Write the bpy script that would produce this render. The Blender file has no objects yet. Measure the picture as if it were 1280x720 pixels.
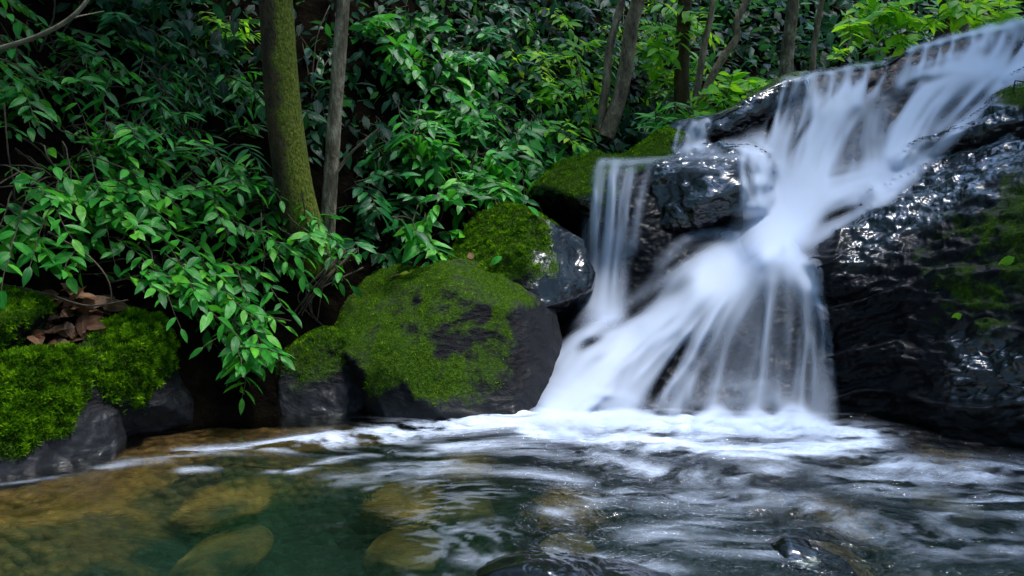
import bpy, bmesh, math, random
import numpy as np
from mathutils import Vector
from mathutils.bvhtree import BVHTree

# ------------------------------------------------------------------ basics
F, HZ, CAMH = 1005.0, 300.0, 0.85          # focal length in photo pixels, horizon row, camera height (m)
S = bpy.context.scene
COL = S.collection
rs = np.random.RandomState


def P(px, py, D):
    """photo pixel + distance -> point in the world (camera at (0,0,CAMH) looking along +Y)"""
    px, py, D = np.asarray(px, float), np.asarray(py, float), np.asarray(D, float)
    return np.stack([(px - 640) * D / F, D + 0 * px, CAMH - (py - HZ) * D / F], -1)


_r = rs(7)
PERM = np.tile(_r.permutation(256), 3)
GR = _r.normal(size=(256, 3)); GR /= np.linalg.norm(GR, axis=1)[:, None]


def pn(p):
    p = np.asarray(p, float)
    i = np.floor(p).astype(int); f = p - i
    u = f * f * f * (f * (f * 6 - 15) + 10)
    out = 0
    for dx in (0, 1):
        for dy in (0, 1):
            for dz in (0, 1):
                h = PERM[(PERM[(PERM[(i[..., 0] + dx) & 255] + i[..., 1] + dy) & 255] + i[..., 2] + dz) & 255]
                g = GR[h]
                d = g[..., 0] * (f[..., 0] - dx) + g[..., 1] * (f[..., 1] - dy) + g[..., 2] * (f[..., 2] - dz)
                w = (u[..., 0] if dx else 1 - u[..., 0]) * (u[..., 1] if dy else 1 - u[..., 1]) * (u[..., 2] if dz else 1 - u[..., 2])
                out = out + w * d
    return out * 1.5


def fbm(p, o=4, g=0.5):
    p = np.asarray(p, float); a, s, t = 1.0, 0, 0
    for k in range(o):
        s = s + a * pn(p + 13.7 * k); t += a; a *= g; p = p * 2.03
    return s / t


def ridged(p, o=4):
    p = np.asarray(p, float); a, s, t = 1.0, 0, 0
    for k in range(o):
        s = s + a * (1 - 2 * np.abs(pn(p + 5.3 * k))); t += a; a *= 0.5; p = p * 2.1
    return s / t


def sst(a, b, x):
    t = np.clip((x - a) / (b - a), 0, 1)
    return t * t * (3 - 2 * t)


# ------------------------------------------------------------------ objects
def mesh(name, V, Fc, mat, parent=None, attrs=None, uv=None, loc=None, smooth=True):
    """one mesh object; V are world coordinates, stored relative to the thing's base"""
    V = np.asarray(V, float)
    base = np.array(parent.location if parent is not None else (loc if loc is not None else (0, 0, 0)), float)
    if parent is not None and parent.parent is not None:
        base = base + np.array(parent.parent.location)
    me = bpy.data.meshes.new(name)
    Fc = np.asarray(Fc, int); k = Fc.shape[1]; n = len(Fc)
    me.vertices.add(len(V)); me.vertices.foreach_set('co', (V - base).astype(np.float32).ravel())
    me.loops.add(n * k); me.loops.foreach_set('vertex_index', Fc.ravel().astype(np.int32))
    me.polygons.add(n)
    me.polygons.foreach_set('loop_start', (np.arange(n) * k).astype(np.int32))
    me.polygons.foreach_set('loop_total', np.full(n, k, np.int32))
    if smooth:
        me.polygons.foreach_set('use_smooth', np.ones(n, bool))
    me.update(calc_edges=True)
    for an, av in (attrs or {}).items():
        a = me.attributes.new(an, 'FLOAT', 'POINT'); a.data.foreach_set('value', np.asarray(av, np.float32).ravel())
    if uv is not None:
        l = me.uv_layers.new(name='UVMap'); l.data.foreach_set('uv', np.asarray(uv, np.float32)[Fc.ravel()].ravel())
    me.materials.append(mat)
    o = bpy.data.objects.new(name, me); COL.objects.link(o)
    if parent is not None:
        o.parent = parent
    else:
        o.location = base
    return o


def tag(o, label=None, cat=None, group=None, kind=None):
    if label: o['label'] = label
    if cat: o['category'] = cat
    if group: o['group'] = group
    if kind: o['kind'] = kind
    return o


def thing(name, loc, label, cat, group=None):
    o = bpy.data.objects.new(name, None); COL.objects.link(o)
    o.location = [float(v) for v in loc]
    o.empty_display_size = 0.05
    return tag(o, label, cat, group)


def normals(V, Fc):
    V = np.asarray(V); Fc = np.asarray(Fc)
    fn = np.cross(V[Fc[:, 2]] - V[Fc[:, 0]], V[Fc[:, -1]] - V[Fc[:, 1]] if Fc.shape[1] == 4 else V[Fc[:, 1]] - V[Fc[:, 0]])
    if Fc.shape[1] == 3: fn = -fn
    N = np.zeros_like(V)
    for k in range(Fc.shape[1]):
        np.add.at(N, Fc[:, k], fn)
    return N / (np.linalg.norm(N, axis=1)[:, None] + 1e-12)


def gridfaces(nu, nv):
    i = np.arange(nu - 1)[None, :] + np.arange(nv - 1)[:, None] * nu
    i = i.ravel()
    return np.stack([i, i + 1, i + 1 + nu, i + nu], 1)


# ------------------------------------------------------------------ materials
def mat(name):
    m = bpy.data.materials.new(name); m.use_nodes = True
    nt = m.node_tree; nt.nodes.clear()
    out = nt.nodes.new('ShaderNodeOutputMaterial')
    return m, nt, out


class NT:
    def __init__(s, nt): s.nt = nt
    def n(s, t, **kw):
        x = s.nt.nodes.new(t)
        for k, v in kw.items():
            if k.startswith('i_'):
                x.inputs[k[2:].replace('_', ' ')].default_value = v
            else:
                setattr(x, k, v)
        return x
    def l(s, a, b): s.nt.links.new(a, b); return s
    def attr(s, name): return s.n('ShaderNodeAttribute', attribute_name=name).outputs['Fac']
    def math(s, op, a, b=0.5, clamp=False, c=None):
        x = s.n('ShaderNodeMath', operation=op, use_clamp=clamp)
        for k, v in enumerate((a, b) if c is None else (a, b, c)):
            if isinstance(v, (int, float)): x.inputs[k].default_value = v
            else: s.l(v, x.inputs[k])
        return x.outputs[0]
    def noise(s, scale, vec=None, detail=4, rough=0.55, dist=0.0):
        x = s.n('ShaderNodeTexNoise'); x.inputs['Scale'].default_value = scale
        x.inputs['Detail'].default_value = detail; x.inputs['Roughness'].default_value = rough
        x.inputs['Distortion'].default_value = dist
        if vec is not None: s.l(vec, x.inputs['Vector'])
        return x.outputs['Fac']
    def voro(s, scale, vec=None, feature='F1'):
        x = s.n('ShaderNodeTexVoronoi', feature=feature); x.inputs['Scale'].default_value = scale
        if vec is not None: s.l(vec, x.inputs['Vector'])
        return x.outputs['Distance']
    def ramp(s, f, stops):
        x = s.n('ShaderNodeValToRGB'); e = x.color_ramp.elements
        while len(e) < len(stops): e.new(0.5)
        for el, (p, c) in zip(e, stops):
            el.position = p; el.color = (c, c, c, 1) if isinstance(c, (int, float)) else (*c, 1)
        s.l(f, x.inputs[0]); return x.outputs[0]
    def mix(s, f, a, b):
        x = s.n('ShaderNodeMix', data_type='RGBA')
        if isinstance(f, (int, float)): x.inputs[0].default_value = f
        else: s.l(f, x.inputs[0])
        for k, v in ((6, a), (7, b)):
            if isinstance(v, tuple): x.inputs[k].default_value = (*v, 1)
            else: s.l(v, x.inputs[k])
        return x.outputs[2]
    def bump(s, h, strength=0.5, dist=0.02, normal=None):
        x = s.n('ShaderNodeBump'); x.inputs['Strength'].default_value = strength; x.inputs['Distance'].default_value = dist
        s.l(h, x.inputs['Height'])
        if normal is not None: s.l(normal, x.inputs['Normal'])
        return x.outputs[0]
    def pos(s): return s.n('ShaderNodeNewGeometry').outputs['Position']
    def scaled(s, vec, sc):
        x = s.n('ShaderNodeMapping'); x.inputs['Scale'].default_value = sc; s.l(vec, x.inputs['Vector']); return x.outputs[0]


def m_rock(name, dry=(0.010, 0.010, 0.0115), dark=(0.012, 0.012, 0.014), bs=1.0, wet_rough=0.13):
    m, nt, out = mat(name); t = NT(nt)
    p = t.pos(); wet = t.attr('wet'); moss = t.attr('moss')
    n1 = t.noise(9, p, 6, 0.65); n2 = t.noise(38, t.scaled(p, (0.6, 0.6, 1.5)), 5, 0.65); n3 = t.voro(24, t.scaled(p, (0.7, 0.7, 1.6)))
    c = t.ramp(n1, [(0.3, tuple(v * 0.5 for v in dry)), (0.55, dry), (0.75, tuple(v * 1.7 for v in dry))])
    c = t.mix(t.ramp(n2, [(0.35, 0.0), (0.62, 0.55)]), c, tuple(v * 0.45 for v in dry))
    c = t.mix(wet, c, dark)
    mn = t.noise(60, p, 4, 0.7)
    mc = t.ramp(mn, [(0.25, (0.012, 0.022, 0.004)), (0.5, (0.035, 0.075, 0.007)), (0.8, (0.10, 0.17, 0.012))])
    mf = t.math('MULTIPLY_ADD', t.noise(15, p, 7, 0.75), 1.7, c=-0.85)
    mf = t.math('ADD', moss, mf); mf = t.ramp(mf, [(0.3, 0.0), (0.8, 1.0)])
    c = t.mix(mf, c, mc)
    h = t.math('ADD', t.math('MULTIPLY', n2, 0.8), t.math('MULTIPLY', n3, 0.5))
    h = t.math('ADD', h, t.math('MULTIPLY', t.noise(110, p, 3, 0.6), 0.22))
    b = t.bump(h, 0.9, 0.028 * bs)
    hw = t.math('ADD', t.noise(8, t.scaled(p, (0.8, 0.8, 1.4)), 3, 0.6, 0.5), t.math('MULTIPLY', t.noise(32, p, 2, 0.5), 0.2))
    bw_ = t.bump(hw, 1.0, 0.014)
    bx = t.n('ShaderNodeMix', data_type='VECTOR'); t.l(wet, bx.inputs[0]); t.l(b, bx.inputs[4]); t.l(bw_, bx.inputs[5]); b = bx.outputs[1]
    mb = t.bump(t.math('ADD', mn, t.math('MULTIPLY', t.noise(170, p, 2), 0.6)), 1.0, 0.02)
    bn = t.n('ShaderNodeMix', data_type='VECTOR'); t.l(mf, bn.inputs[0]); t.l(b, bn.inputs[4]); t.l(mb, bn.inputs[5])
    bs_ = t.n('ShaderNodeBsdfPrincipled')
    r = t.mix(t.math('MULTIPLY', wet, t.math('MULTIPLY_ADD', t.attr('sheen'), 0.7, c=0.3)), (0.7,) * 3, (wet_rough,) * 3); r = t.mix(mf, r, (0.9,) * 3)
    t.l(c, bs_.inputs['Base Color']); t.l(r, bs_.inputs['Roughness']); t.l(bn.outputs[1], bs_.inputs['Normal'])
    sp = t.math('MULTIPLY_ADD', mf, -0.3, c=0.4); sp = t.math('MULTIPLY', sp, t.math('MULTIPLY_ADD', t.math('MULTIPLY', t.attr('sheen'), wet), 0.8, c=0.2)); t.l(sp, bs_.inputs['Specular IOR Level'])
    cw_ = t.math('MULTIPLY', t.math('MULTIPLY', wet, t.ramp(t.noise(4.5, p, 3, 0.6), [(0.40, 0.25), (0.58, 1.0)])), t.math('MULTIPLY', t.attr('sheen'), t.math('SUBTRACT', 1.0, mf)), True); t.l(cw_, bs_.inputs['Coat Weight'])
    bs_.inputs['Coat IOR'].default_value = 1.55; bs_.inputs['Coat Roughness'].default_value = 0.24; t.l(bn.outputs[1], bs_.inputs['Coat Normal'])
    t.l(bs_.outputs[0], out.inputs[0])
    return m


def m_leaf(name, lo, mid, hi, rough=0.36, trans=0.36, spec=0.28):
    m, nt, out = mat(name); t = NT(nt)
    tint = t.attr('tint')
    c = t.ramp(tint, [(0.0, lo), (0.5, mid), (0.93, hi), (0.985, tuple(min(1, v * k) for v, k in zip(hi, (2.0, 1.2, 0.8))))])
    uvn = t.n('ShaderNodeUVMap'); sx = t.n('ShaderNodeSeparateXYZ'); t.l(uvn.outputs[0], sx.inputs[0])
    rib = t.math('ABSOLUTE', t.math('SUBTRACT', sx.outputs[0], 0.5))
    ribf = t.ramp(rib, [(0.0, 0.35), (0.07, 0.0)])
    c = t.mix(ribf, c, tuple(min(1, v * 1.8 + 0.02) for v in hi))
    n = t.noise(30, t.pos(), 3)
    c = t.mix(t.ramp(n, [(0.35, 0.35), (0.6, 0.0)]), c, lo)
    b = t.n('ShaderNodeBsdfPrincipled'); t.l(c, b.inputs['Base Color'])
    b.inputs['Roughness'].default_value = rough; b.inputs['Specular IOR Level'].default_value = spec
    vein = t.n('ShaderNodeTexWave', wave_type='BANDS', bands_direction='Y'); vein.inputs['Scale'].default_value = 3.5
    vm = t.n('ShaderNodeCombineXYZ'); t.l(t.math('MULTIPLY', sx.outputs[0], 1.0), vm.inputs[0])
    t.l(t.math('SUBTRACT', sx.outputs[1], t.math('MULTIPLY', rib, 0.7)), vm.inputs[1]); t.l(vm.outputs[0], vein.inputs['Vector'])
    t.l(t.bump(vein.outputs['Fac'], 0.25, 0.004), b.inputs['Normal'])
    tr = t.n('ShaderNodeBsdfTranslucent')
    t.l(t.mix(0.6, c, tuple(v * 1.5 for v in (hi[0] * 1.25, hi[1], hi[2] * 0.5))), tr.inputs[0])
    mx = t.n('ShaderNodeMixShader'); mx.inputs[0].default_value = trans
    t.l(b.outputs[0], mx.inputs[1]); t.l(tr.outputs[0], mx.inputs[2]); t.l(mx.outputs[0], out.inputs[0])
    return m


def m_simple(name, stops, scale, rough=0.8, bumpd=0.01, stretch=(1, 1, 1), detail=5, spec=0.3):
    m, nt, out = mat(name); t = NT(nt)
    p = t.scaled(t.pos(), stretch); n = t.noise(scale, p, detail, 0.65)
    b = t.n('ShaderNodeBsdfPrincipled'); t.l(t.ramp(n, stops), b.inputs['Base Color'])
    b.inputs['Roughness'].default_value = rough; b.inputs['Specular IOR Level'].default_value = spec
    t.l(t.bump(t.math('ADD', n, t.math('MULTIPLY', t.noise(scale * 4, p, 3), 0.4)), 0.8, bumpd), b.inputs['Normal'])
    t.l(b.outputs[0], out.inputs[0]); return m


def m_bark(name, stops, mossy=0.0):
    m, nt, out = mat(name); t = NT(nt)
    p = t.pos(); n = t.noise(14, t.scaled(p, (1, 1, 0.35)), 6, 0.7); patch = t.noise(7, p, 3, 0.6)
    c = t.ramp(n, stops)
    mm = t.attr('moss'); mf = t.ramp(t.math('ADD', mm, t.math('MULTIPLY_ADD', patch, 1.2, c=-0.6)), [(0.4, 0.0), (0.65, 1.0)])
    c = t.mix(mf, c, t.ramp(t.noise(70, p, 3, 0.7), [(0.3, (0.02, 0.03, 0.003)), (0.7, (0.20, 0.23, 0.012))]))
    b = t.n('ShaderNodeBsdfPrincipled'); t.l(c, b.inputs['Base Color']); b.inputs['Roughness'].default_value = 0.85
    b.inputs['Specular IOR Level'].default_value = 0.25
    h = t.math('ADD', n, t.math('MULTIPLY', t.noise(60, t.scaled(p, (1, 1, 0.5)), 4), 0.5))
    t.l(t.bump(h, 1.0, 0.05), b.inputs['Normal']); t.l(b.outputs[0], out.inputs[0]); return m


def m_moss(name, a, b_, c_):
    m, nt, out = mat(name); t = NT(nt)
    c = t.ramp(t.attr('tint'), [(0.0, a), (0.5, b_), (1.0, c_)])
    d = t.n('ShaderNodeBsdfDiffuse'); t.l(c, d.inputs[0])
    tr = t.n('ShaderNodeBsdfTranslucent'); t.l(c, tr.inputs[0])
    mx = t.n('ShaderNodeMixShader'); mx.inputs[0].default_value = 0.3
    t.l(d.outputs[0], mx.inputs[1]); t.l(tr.outputs[0], mx.inputs[2]); t.l(mx.outputs[0], out.inputs[0]); return m


def m_veil():
    m, nt, out = mat('falling_water'); t = NT(nt)
    al = t.attr('cover')
    d = t.n('ShaderNodeBsdfDiffuse'); d.inputs[0].default_value = (0.70, 0.77, 0.92, 1)
    tl = t.n('ShaderNodeBsdfTranslucent'); tl.inputs[0].default_value = (0.62, 0.72, 0.92, 1)
    mx = t.n('ShaderNodeMixShader'); mx.inputs[0].default_value = 0.35
    t.l(d.outputs[0], mx.inputs[1]); t.l(tl.outputs[0], mx.inputs[2])
    tp = t.n('ShaderNodeBsdfTransparent'); m2 = t.n('ShaderNodeMixShader'); t.l(al, m2.inputs[0])
    t.l(tp.outputs[0], m2.inputs[1]); t.l(mx.outputs[0], m2.inputs[2]); t.l(m2.outputs[0], out.inputs[0]); return m


def m_pool():
    m, nt, out = mat('pool_water'); t = NT(nt)
    p = t.pos(); foam = t.attr('foam')
    n = t.noise(11, t.scaled(p, (1, 1.25, 1)), 3, 0.55, 1.2); n2 = t.noise(42, p, 3, 0.6, 0.8)
    ch = t.attr('chop')
    h = t.math('ADD', t.math('MULTIPLY', n, 1.0), t.math('MULTIPLY', n2, 0.22))
    h = t.math('MULTIPLY', h, t.math('MULTIPLY_ADD', ch, 1.0, c=0.06))
    bp = t.bump(h, 1.0, 0.026)
    tp = t.n('ShaderNodeBsdfTransparent'); tp.inputs[0].default_value = (0.86, 0.93, 0.88, 1)
    gl = t.n('ShaderNodeBsdfGlossy'); gl.inputs[0].default_value = (1, 1, 1, 1); gl.inputs['Roughness'].default_value = 0.06
    t.l(bp, gl.inputs['Normal'])
    fr = t.n('ShaderNodeFresnel'); fr.inputs[0].default_value = 1.33; t.l(bp, fr.inputs['Normal'])
    mx = t.n('ShaderNodeMixShader'); rf = t.n('ShaderNodeBsdfRefraction'); rf.inputs['Color'].default_value = (0.9, 0.97, 0.93, 1); rf.inputs['Roughness'].default_value = 0.03; rf.inputs['IOR'].default_value = 1.33; t.l(bp, rf.inputs['Normal'])
    mr = t.n('ShaderNodeMixShader'); mr.inputs[0].default_value = 0.6; t.l(tp.outputs[0], mr.inputs[1]); t.l(rf.outputs[0], mr.inputs[2])
    t.l(fr.outputs[0], mx.inputs[0]); t.l(mr.outputs[0], mx.inputs[1]); t.l(gl.outputs[0], mx.inputs[2])
    df = t.n('ShaderNodeBsdfDiffuse'); df.inputs[0].default_value = (0.68, 0.76, 0.92, 1);     fine = t.noise(30, t.scaled(p, (0.7, 1.3, 1)), 4, 0.65, 1.0)
    ff = t.math('MULTIPLY', foam, t.math('MULTIPLY_ADD', fine, 1.5, c=0.15), True)
    ff = t.math('MINIMUM', ff, 0.97)
    m2 = t.n('ShaderNodeMixShader'); t.l(ff, m2.inputs[0]); t.l(mx.outputs[0], m2.inputs[1]); t.l(df.outputs[0], m2.inputs[2])
    t.l(m2.outputs[0], out.inputs[0])
    va = t.n('ShaderNodeVolumeAbsorption'); va.inputs[0].default_value = (0.42, 0.68, 0.58, 1); va.inputs[1].default_value = 1.5
    t.l(va.outputs[0], out.inputs['Volume']); return m


M = {}
M['rock'] = m_rock('mossy_rock')
M['wet_rock'] = m_rock('wet_black_rock', (0.012, 0.012, 0.014), (0.003, 0.003, 0.004), 1.0, 0.18)
M['soil'] = m_simple('dark_soil', [(0.3, (0.002, 0.0018, 0.0015)), (0.6, (0.006, 0.0045, 0.003)), (0.85, (0.018, 0.012, 0.007))], 9, 1.0, 0.05, spec=0.0)
def m_bed():
    m, nt, out = mat('stream_bed'); t = NT(nt); p = t.pos()
    am = t.ramp(t.math('ADD', t.attr('amber'), t.math('MULTIPLY_ADD', t.noise(3.0, p, 5, 0.6), 1.0, c=-0.5)), [(0.4, 0.0), (0.62, 1.0)])
    peb = t.voro(22, p)
    c = t.mix(am, t.ramp(t.noise(9, p, 5), [(0.3, (0.010, 0.032, 0.030)), (0.7, (0.032, 0.068, 0.058))]), t.ramp(t.noise(12, p, 5), [(0.3, (0.26, 0.10, 0.02)), (0.7, (0.62, 0.28, 0.07))]))
    c = t.mix(t.ramp(peb, [(0.2, 0.0), (0.6, 0.45)]), c, (0.03, 0.025, 0.015))
    b = t.n('ShaderNodeBsdfPrincipled'); t.l(c, b.inputs['Base Color']); b.inputs['Roughness'].default_value = 0.9
    t.l(t.bump(peb, 1.0, -0.06), b.inputs['Normal']); t.l(b.outputs[0], out.inputs[0]); return m


M['bed'] = m_bed()
M['bed_stone'] = m_simple('river_stone', [(0.35, (0.03, 0.025, 0.012)), (0.52, (0.26, 0.13, 0.035)), (0.75, (0.5, 0.27, 0.08))], 6, 0.7, 0.02)
M['stem'] = m_simple('green_brown_stem', [(0.3, (0.02, 0.016, 0.01)), (0.7, (0.07, 0.055, 0.03))], 20, 0.8, 0.004)
M['pale_wood'] = m_simple('pale_wood', [(0.3, (0.07, 0.06, 0.04)), (0.7, (0.22, 0.19, 0.12))], 18, 0.8, 0.006)
M['root'] = m_simple('brown_root', [(0.3, (0.03, 0.02, 0.013)), (0.7, (0.12, 0.085, 0.055))], 20, 0.85, 0.004)
M['bark_moss'] = m_bark('mossy_bark', [(0.3, (0.02, 0.014, 0.006)), (0.55, (0.07, 0.045, 0.015)), (0.8, (0.16, 0.11, 0.04))])
M['bark_pale'] = m_bark('pale_bark', [(0.3, (0.035, 0.03, 0.022)), (0.5, (0.17, 0.13, 0.075)), (0.68, (0.46, 0.39, 0.26))])
M['bark_brown'] = m_bark('brown_bark', [(0.3, (0.03, 0.022, 0.015)), (0.5, (0.19, 0.135, 0.08)), (0.72, (0.42, 0.32, 0.21))])
M['leaf'] = m_leaf('shrub_leaf', (0.003, 0.034, 0.006), (0.016, 0.17, 0.018), (0.065, 0.40, 0.035))
M['leaf_dark'] = m_leaf('dark_leaf', (0.002, 0.028, 0.008), (0.009, 0.105, 0.022), (0.035, 0.26, 0.045), 0.32, 0.3)
M['leaf_bright'] = m_leaf('bright_leaf', (0.02, 0.15, 0.008), (0.10, 0.42, 0.015), (0.26, 0.62, 0.025), 0.4, 0.5)  # lit copy of the shrub leaf, sunlight put into its brighter green
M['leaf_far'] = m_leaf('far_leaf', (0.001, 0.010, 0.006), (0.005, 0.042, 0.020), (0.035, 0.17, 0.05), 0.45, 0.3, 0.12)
M['leaf_yellow'] = m_leaf('yellow_leaf', (0.10, 0.16, 0.01), (0.25, 0.32, 0.02), (0.42, 0.42, 0.03), 0.4, 0.4)
M['dead'] = m_leaf('dead_leaf', (0.03, 0.014, 0.008), (0.11, 0.05, 0.024), (0.26, 0.14, 0.08), 0.6, 0.15, 0.3)
M['moss'] = m_moss('moss_tufts', (0.015, 0.045, 0.003), (0.08, 0.21, 0.006), (0.24, 0.42, 0.012))
M['veil'] = m_veil()
M['pool'] = m_pool()

# ------------------------------------------------------------------ terrain
def hz(x, y):
    d = -0.63 * (x + 1.9) + 0.776 * (y - 2.9)
    z = np.where(d < 0, -0.45 + 0.6 * np.maximum(d, -1.0) * 0.3, -0.45 + 1.45 * np.minimum(d, 0.35))
    z = np.where(d > 0.35, 0.0575 + 1.25 * (d - 0.35), z)
    z = np.where(d > 3.4, 0.0575 + 1.25 * 3.05 + 0.75 * (d - 3.4), z)
    return z + 0.45 * np.maximum(y - 11, 0)


def dhill(px, py):
    """distance at which the ray through a photo pixel meets the hillside"""
    Y = np.linspace(2.6, 30, 1400)
    z = CAMH - (py - HZ) * Y / F
    k = np.nonzero(hz((px - 640) * Y / F, Y) > z)[0]
    return float(Y[k[0]]) if len(k) else 18.0


nx, ny = 300, 300
gx, gy = np.meshgrid(np.linspace(-9, 24, nx), 2.2 + 30 * np.linspace(0, 1, ny) ** 1.6)
gz = hz(gx, gy)
pp = np.stack([gx, gy, gz], -1).reshape(-1, 3)
pp[:, 2] += 0.16 * fbm(pp * 1.6, 5) + 0.05 * ridged(pp * 5, 3)
tag(mesh('hillside', pp, gridfaces(nx, ny), M['soil']), kind='structure')

g = 60.0
tag(mesh('ground', [(-g, -g, -1.3), (g, -g, -1.3), (g, g, -1.3), (-g, g, -1.3)], [(0, 1, 2, 3)], M['soil']), kind='structure')

nx, ny = 260, 220
gx, gy = np.meshgrid(np.linspace(-4.5, 4.5, nx), np.linspace(-3.0, 5.2, ny))
gz = -0.44 + 0.31 * sst(-0.5, -2.0, gx + 0.1 * (gy - 3)) * sst(2.35, 2.8, gy) + 0.22 * sst(0.1, -0.9, gx) * sst(3.3, 3.7, gy) + 0.10 * sst(2.6, 1.9, gy) + 0.0 * gx
gz = gz - 0.12 * np.exp(-((gx - 0.1) ** 2 / 0.8 + (gy - 2.9) ** 2 / 0.5))
pp = np.stack([gx, gy, gz], -1).reshape(-1, 3)
pp[:, 2] += 0.06 * fbm(pp * 2.2, 4) + 0.02 * fbm(pp * 9, 3)
amb = 0.25 + 0.75 * sst(-0.34, -0.16, pp[:, 2]) - 0.25 * sst(-0.6, 0.4, pp[:, 0]) * sst(2.3, 3.0, pp[:, 1]) + 0.15 * sst(2.6, 2.2, pp[:, 1])
tag(mesh('pool_bed', pp, gridfaces(nx, ny), M['bed'], None, {'amber': amb}), kind='structure')

# ------------------------------------------------------------------ rocks
_bm = {}
SOLID = []
ROCKS = []
def ico(sub):
    if sub not in _bm:
        b = bmesh.new(); bmesh.ops.create_icosphere(b, subdivisions=sub, radius=1)
        b.verts.ensure_lookup_table()
        V = np.array([v.co[:] for v in b.verts]); Fc = np.array([[v.index for v in f.verts] for f in b.faces]); b.free()
        _bm[sub] = (V / np.linalg.norm(V, axis=1)[:, None], Fc)
    return _bm[sub]


def outline_radius(poly, c, th):
    poly = np.asarray(poly, float) - c
    out = np.zeros_like(th); d = np.stack([np.cos(th), np.sin(th)], 1)
    n = len(poly)
    for i in range(n):
        a, b = poly[i], poly[(i + 1) % n]; e = b - a
        den = d[:, 0] * e[1] - d[:, 1] * e[0]
        den = np.where(np.abs(den) < 1e-9, 1e-9, den)
        tt = (a[0] * e[1] - a[1] * e[0]) / den
        ss = (a[0] * d[:, 1] - a[1] * d[:, 0]) / den
        ok = (tt > 0) & (ss >= -1e-6) & (ss <= 1 + 1e-6)
        out = np.where(ok, np.maximum(out, tt), out)
    return out


def scatter_moss(parent, V, Fc, N, mask, n, h=0.012, seed=0, matl=None):
    """short moss blades on a rock, one mesh, a part of that rock"""
    r = rs(seed)
    tri = Fc[:, :3]
    fm = mask[Fc].mean(1); a = np.linalg.norm(np.cross(V[tri[:, 1]] - V[tri[:, 0]], V[tri[:, 2]] - V[tri[:, 0]]), axis=1)
    vis = (N[Fc].mean(1)[:, 1] < 0.35)
    w = a * np.clip(fm - 0.2 + 0.55 * fbm(V[Fc].mean(1) * 13, 3), 0, 1) ** 1.5 * vis
    if w.sum() <= 0: return
    k = r.choice(len(Fc), n, p=w / w.sum())
    b = r.dirichlet((1, 1, 1), n)
    p = (V[tri[k]] * b[:, :, None]).sum(1); nn = N[tri[k]].mean(1)
    nn = nn + r.normal(size=(n, 3)) * 0.55 + np.array([0, -0.1, 0.25]); nn /= np.linalg.norm(nn, axis=1)[:, None]
    clump = fbm(p * 22, 2)
    hh = h * r.uniform(0.5, 1.4, n) * (1 + 0.9 * clump)
    s = np.cross(nn, r.normal(size=(n, 3))); s /= np.linalg.norm(s, axis=1)[:, None] + 1e-9
    wv = hh * 0.28
    A = p - s * wv[:, None] - nn * 0.003; B = p + s * wv[:, None] - nn * 0.003; C = p + nn * hh[:, None]
    VV = np.stack([A, B, C], 1).reshape(-1, 3); FF = np.arange(3 * n).reshape(-1, 3)
    ti = np.clip(0.36 + 1.1 * clump + r.uniform(-0.25, 0.25, n), 0, 1)
    return mesh('moss', VV, FF, matl or M['moss'], parent, {'tint': np.repeat(ti, 3)}, smooth=False)


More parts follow.
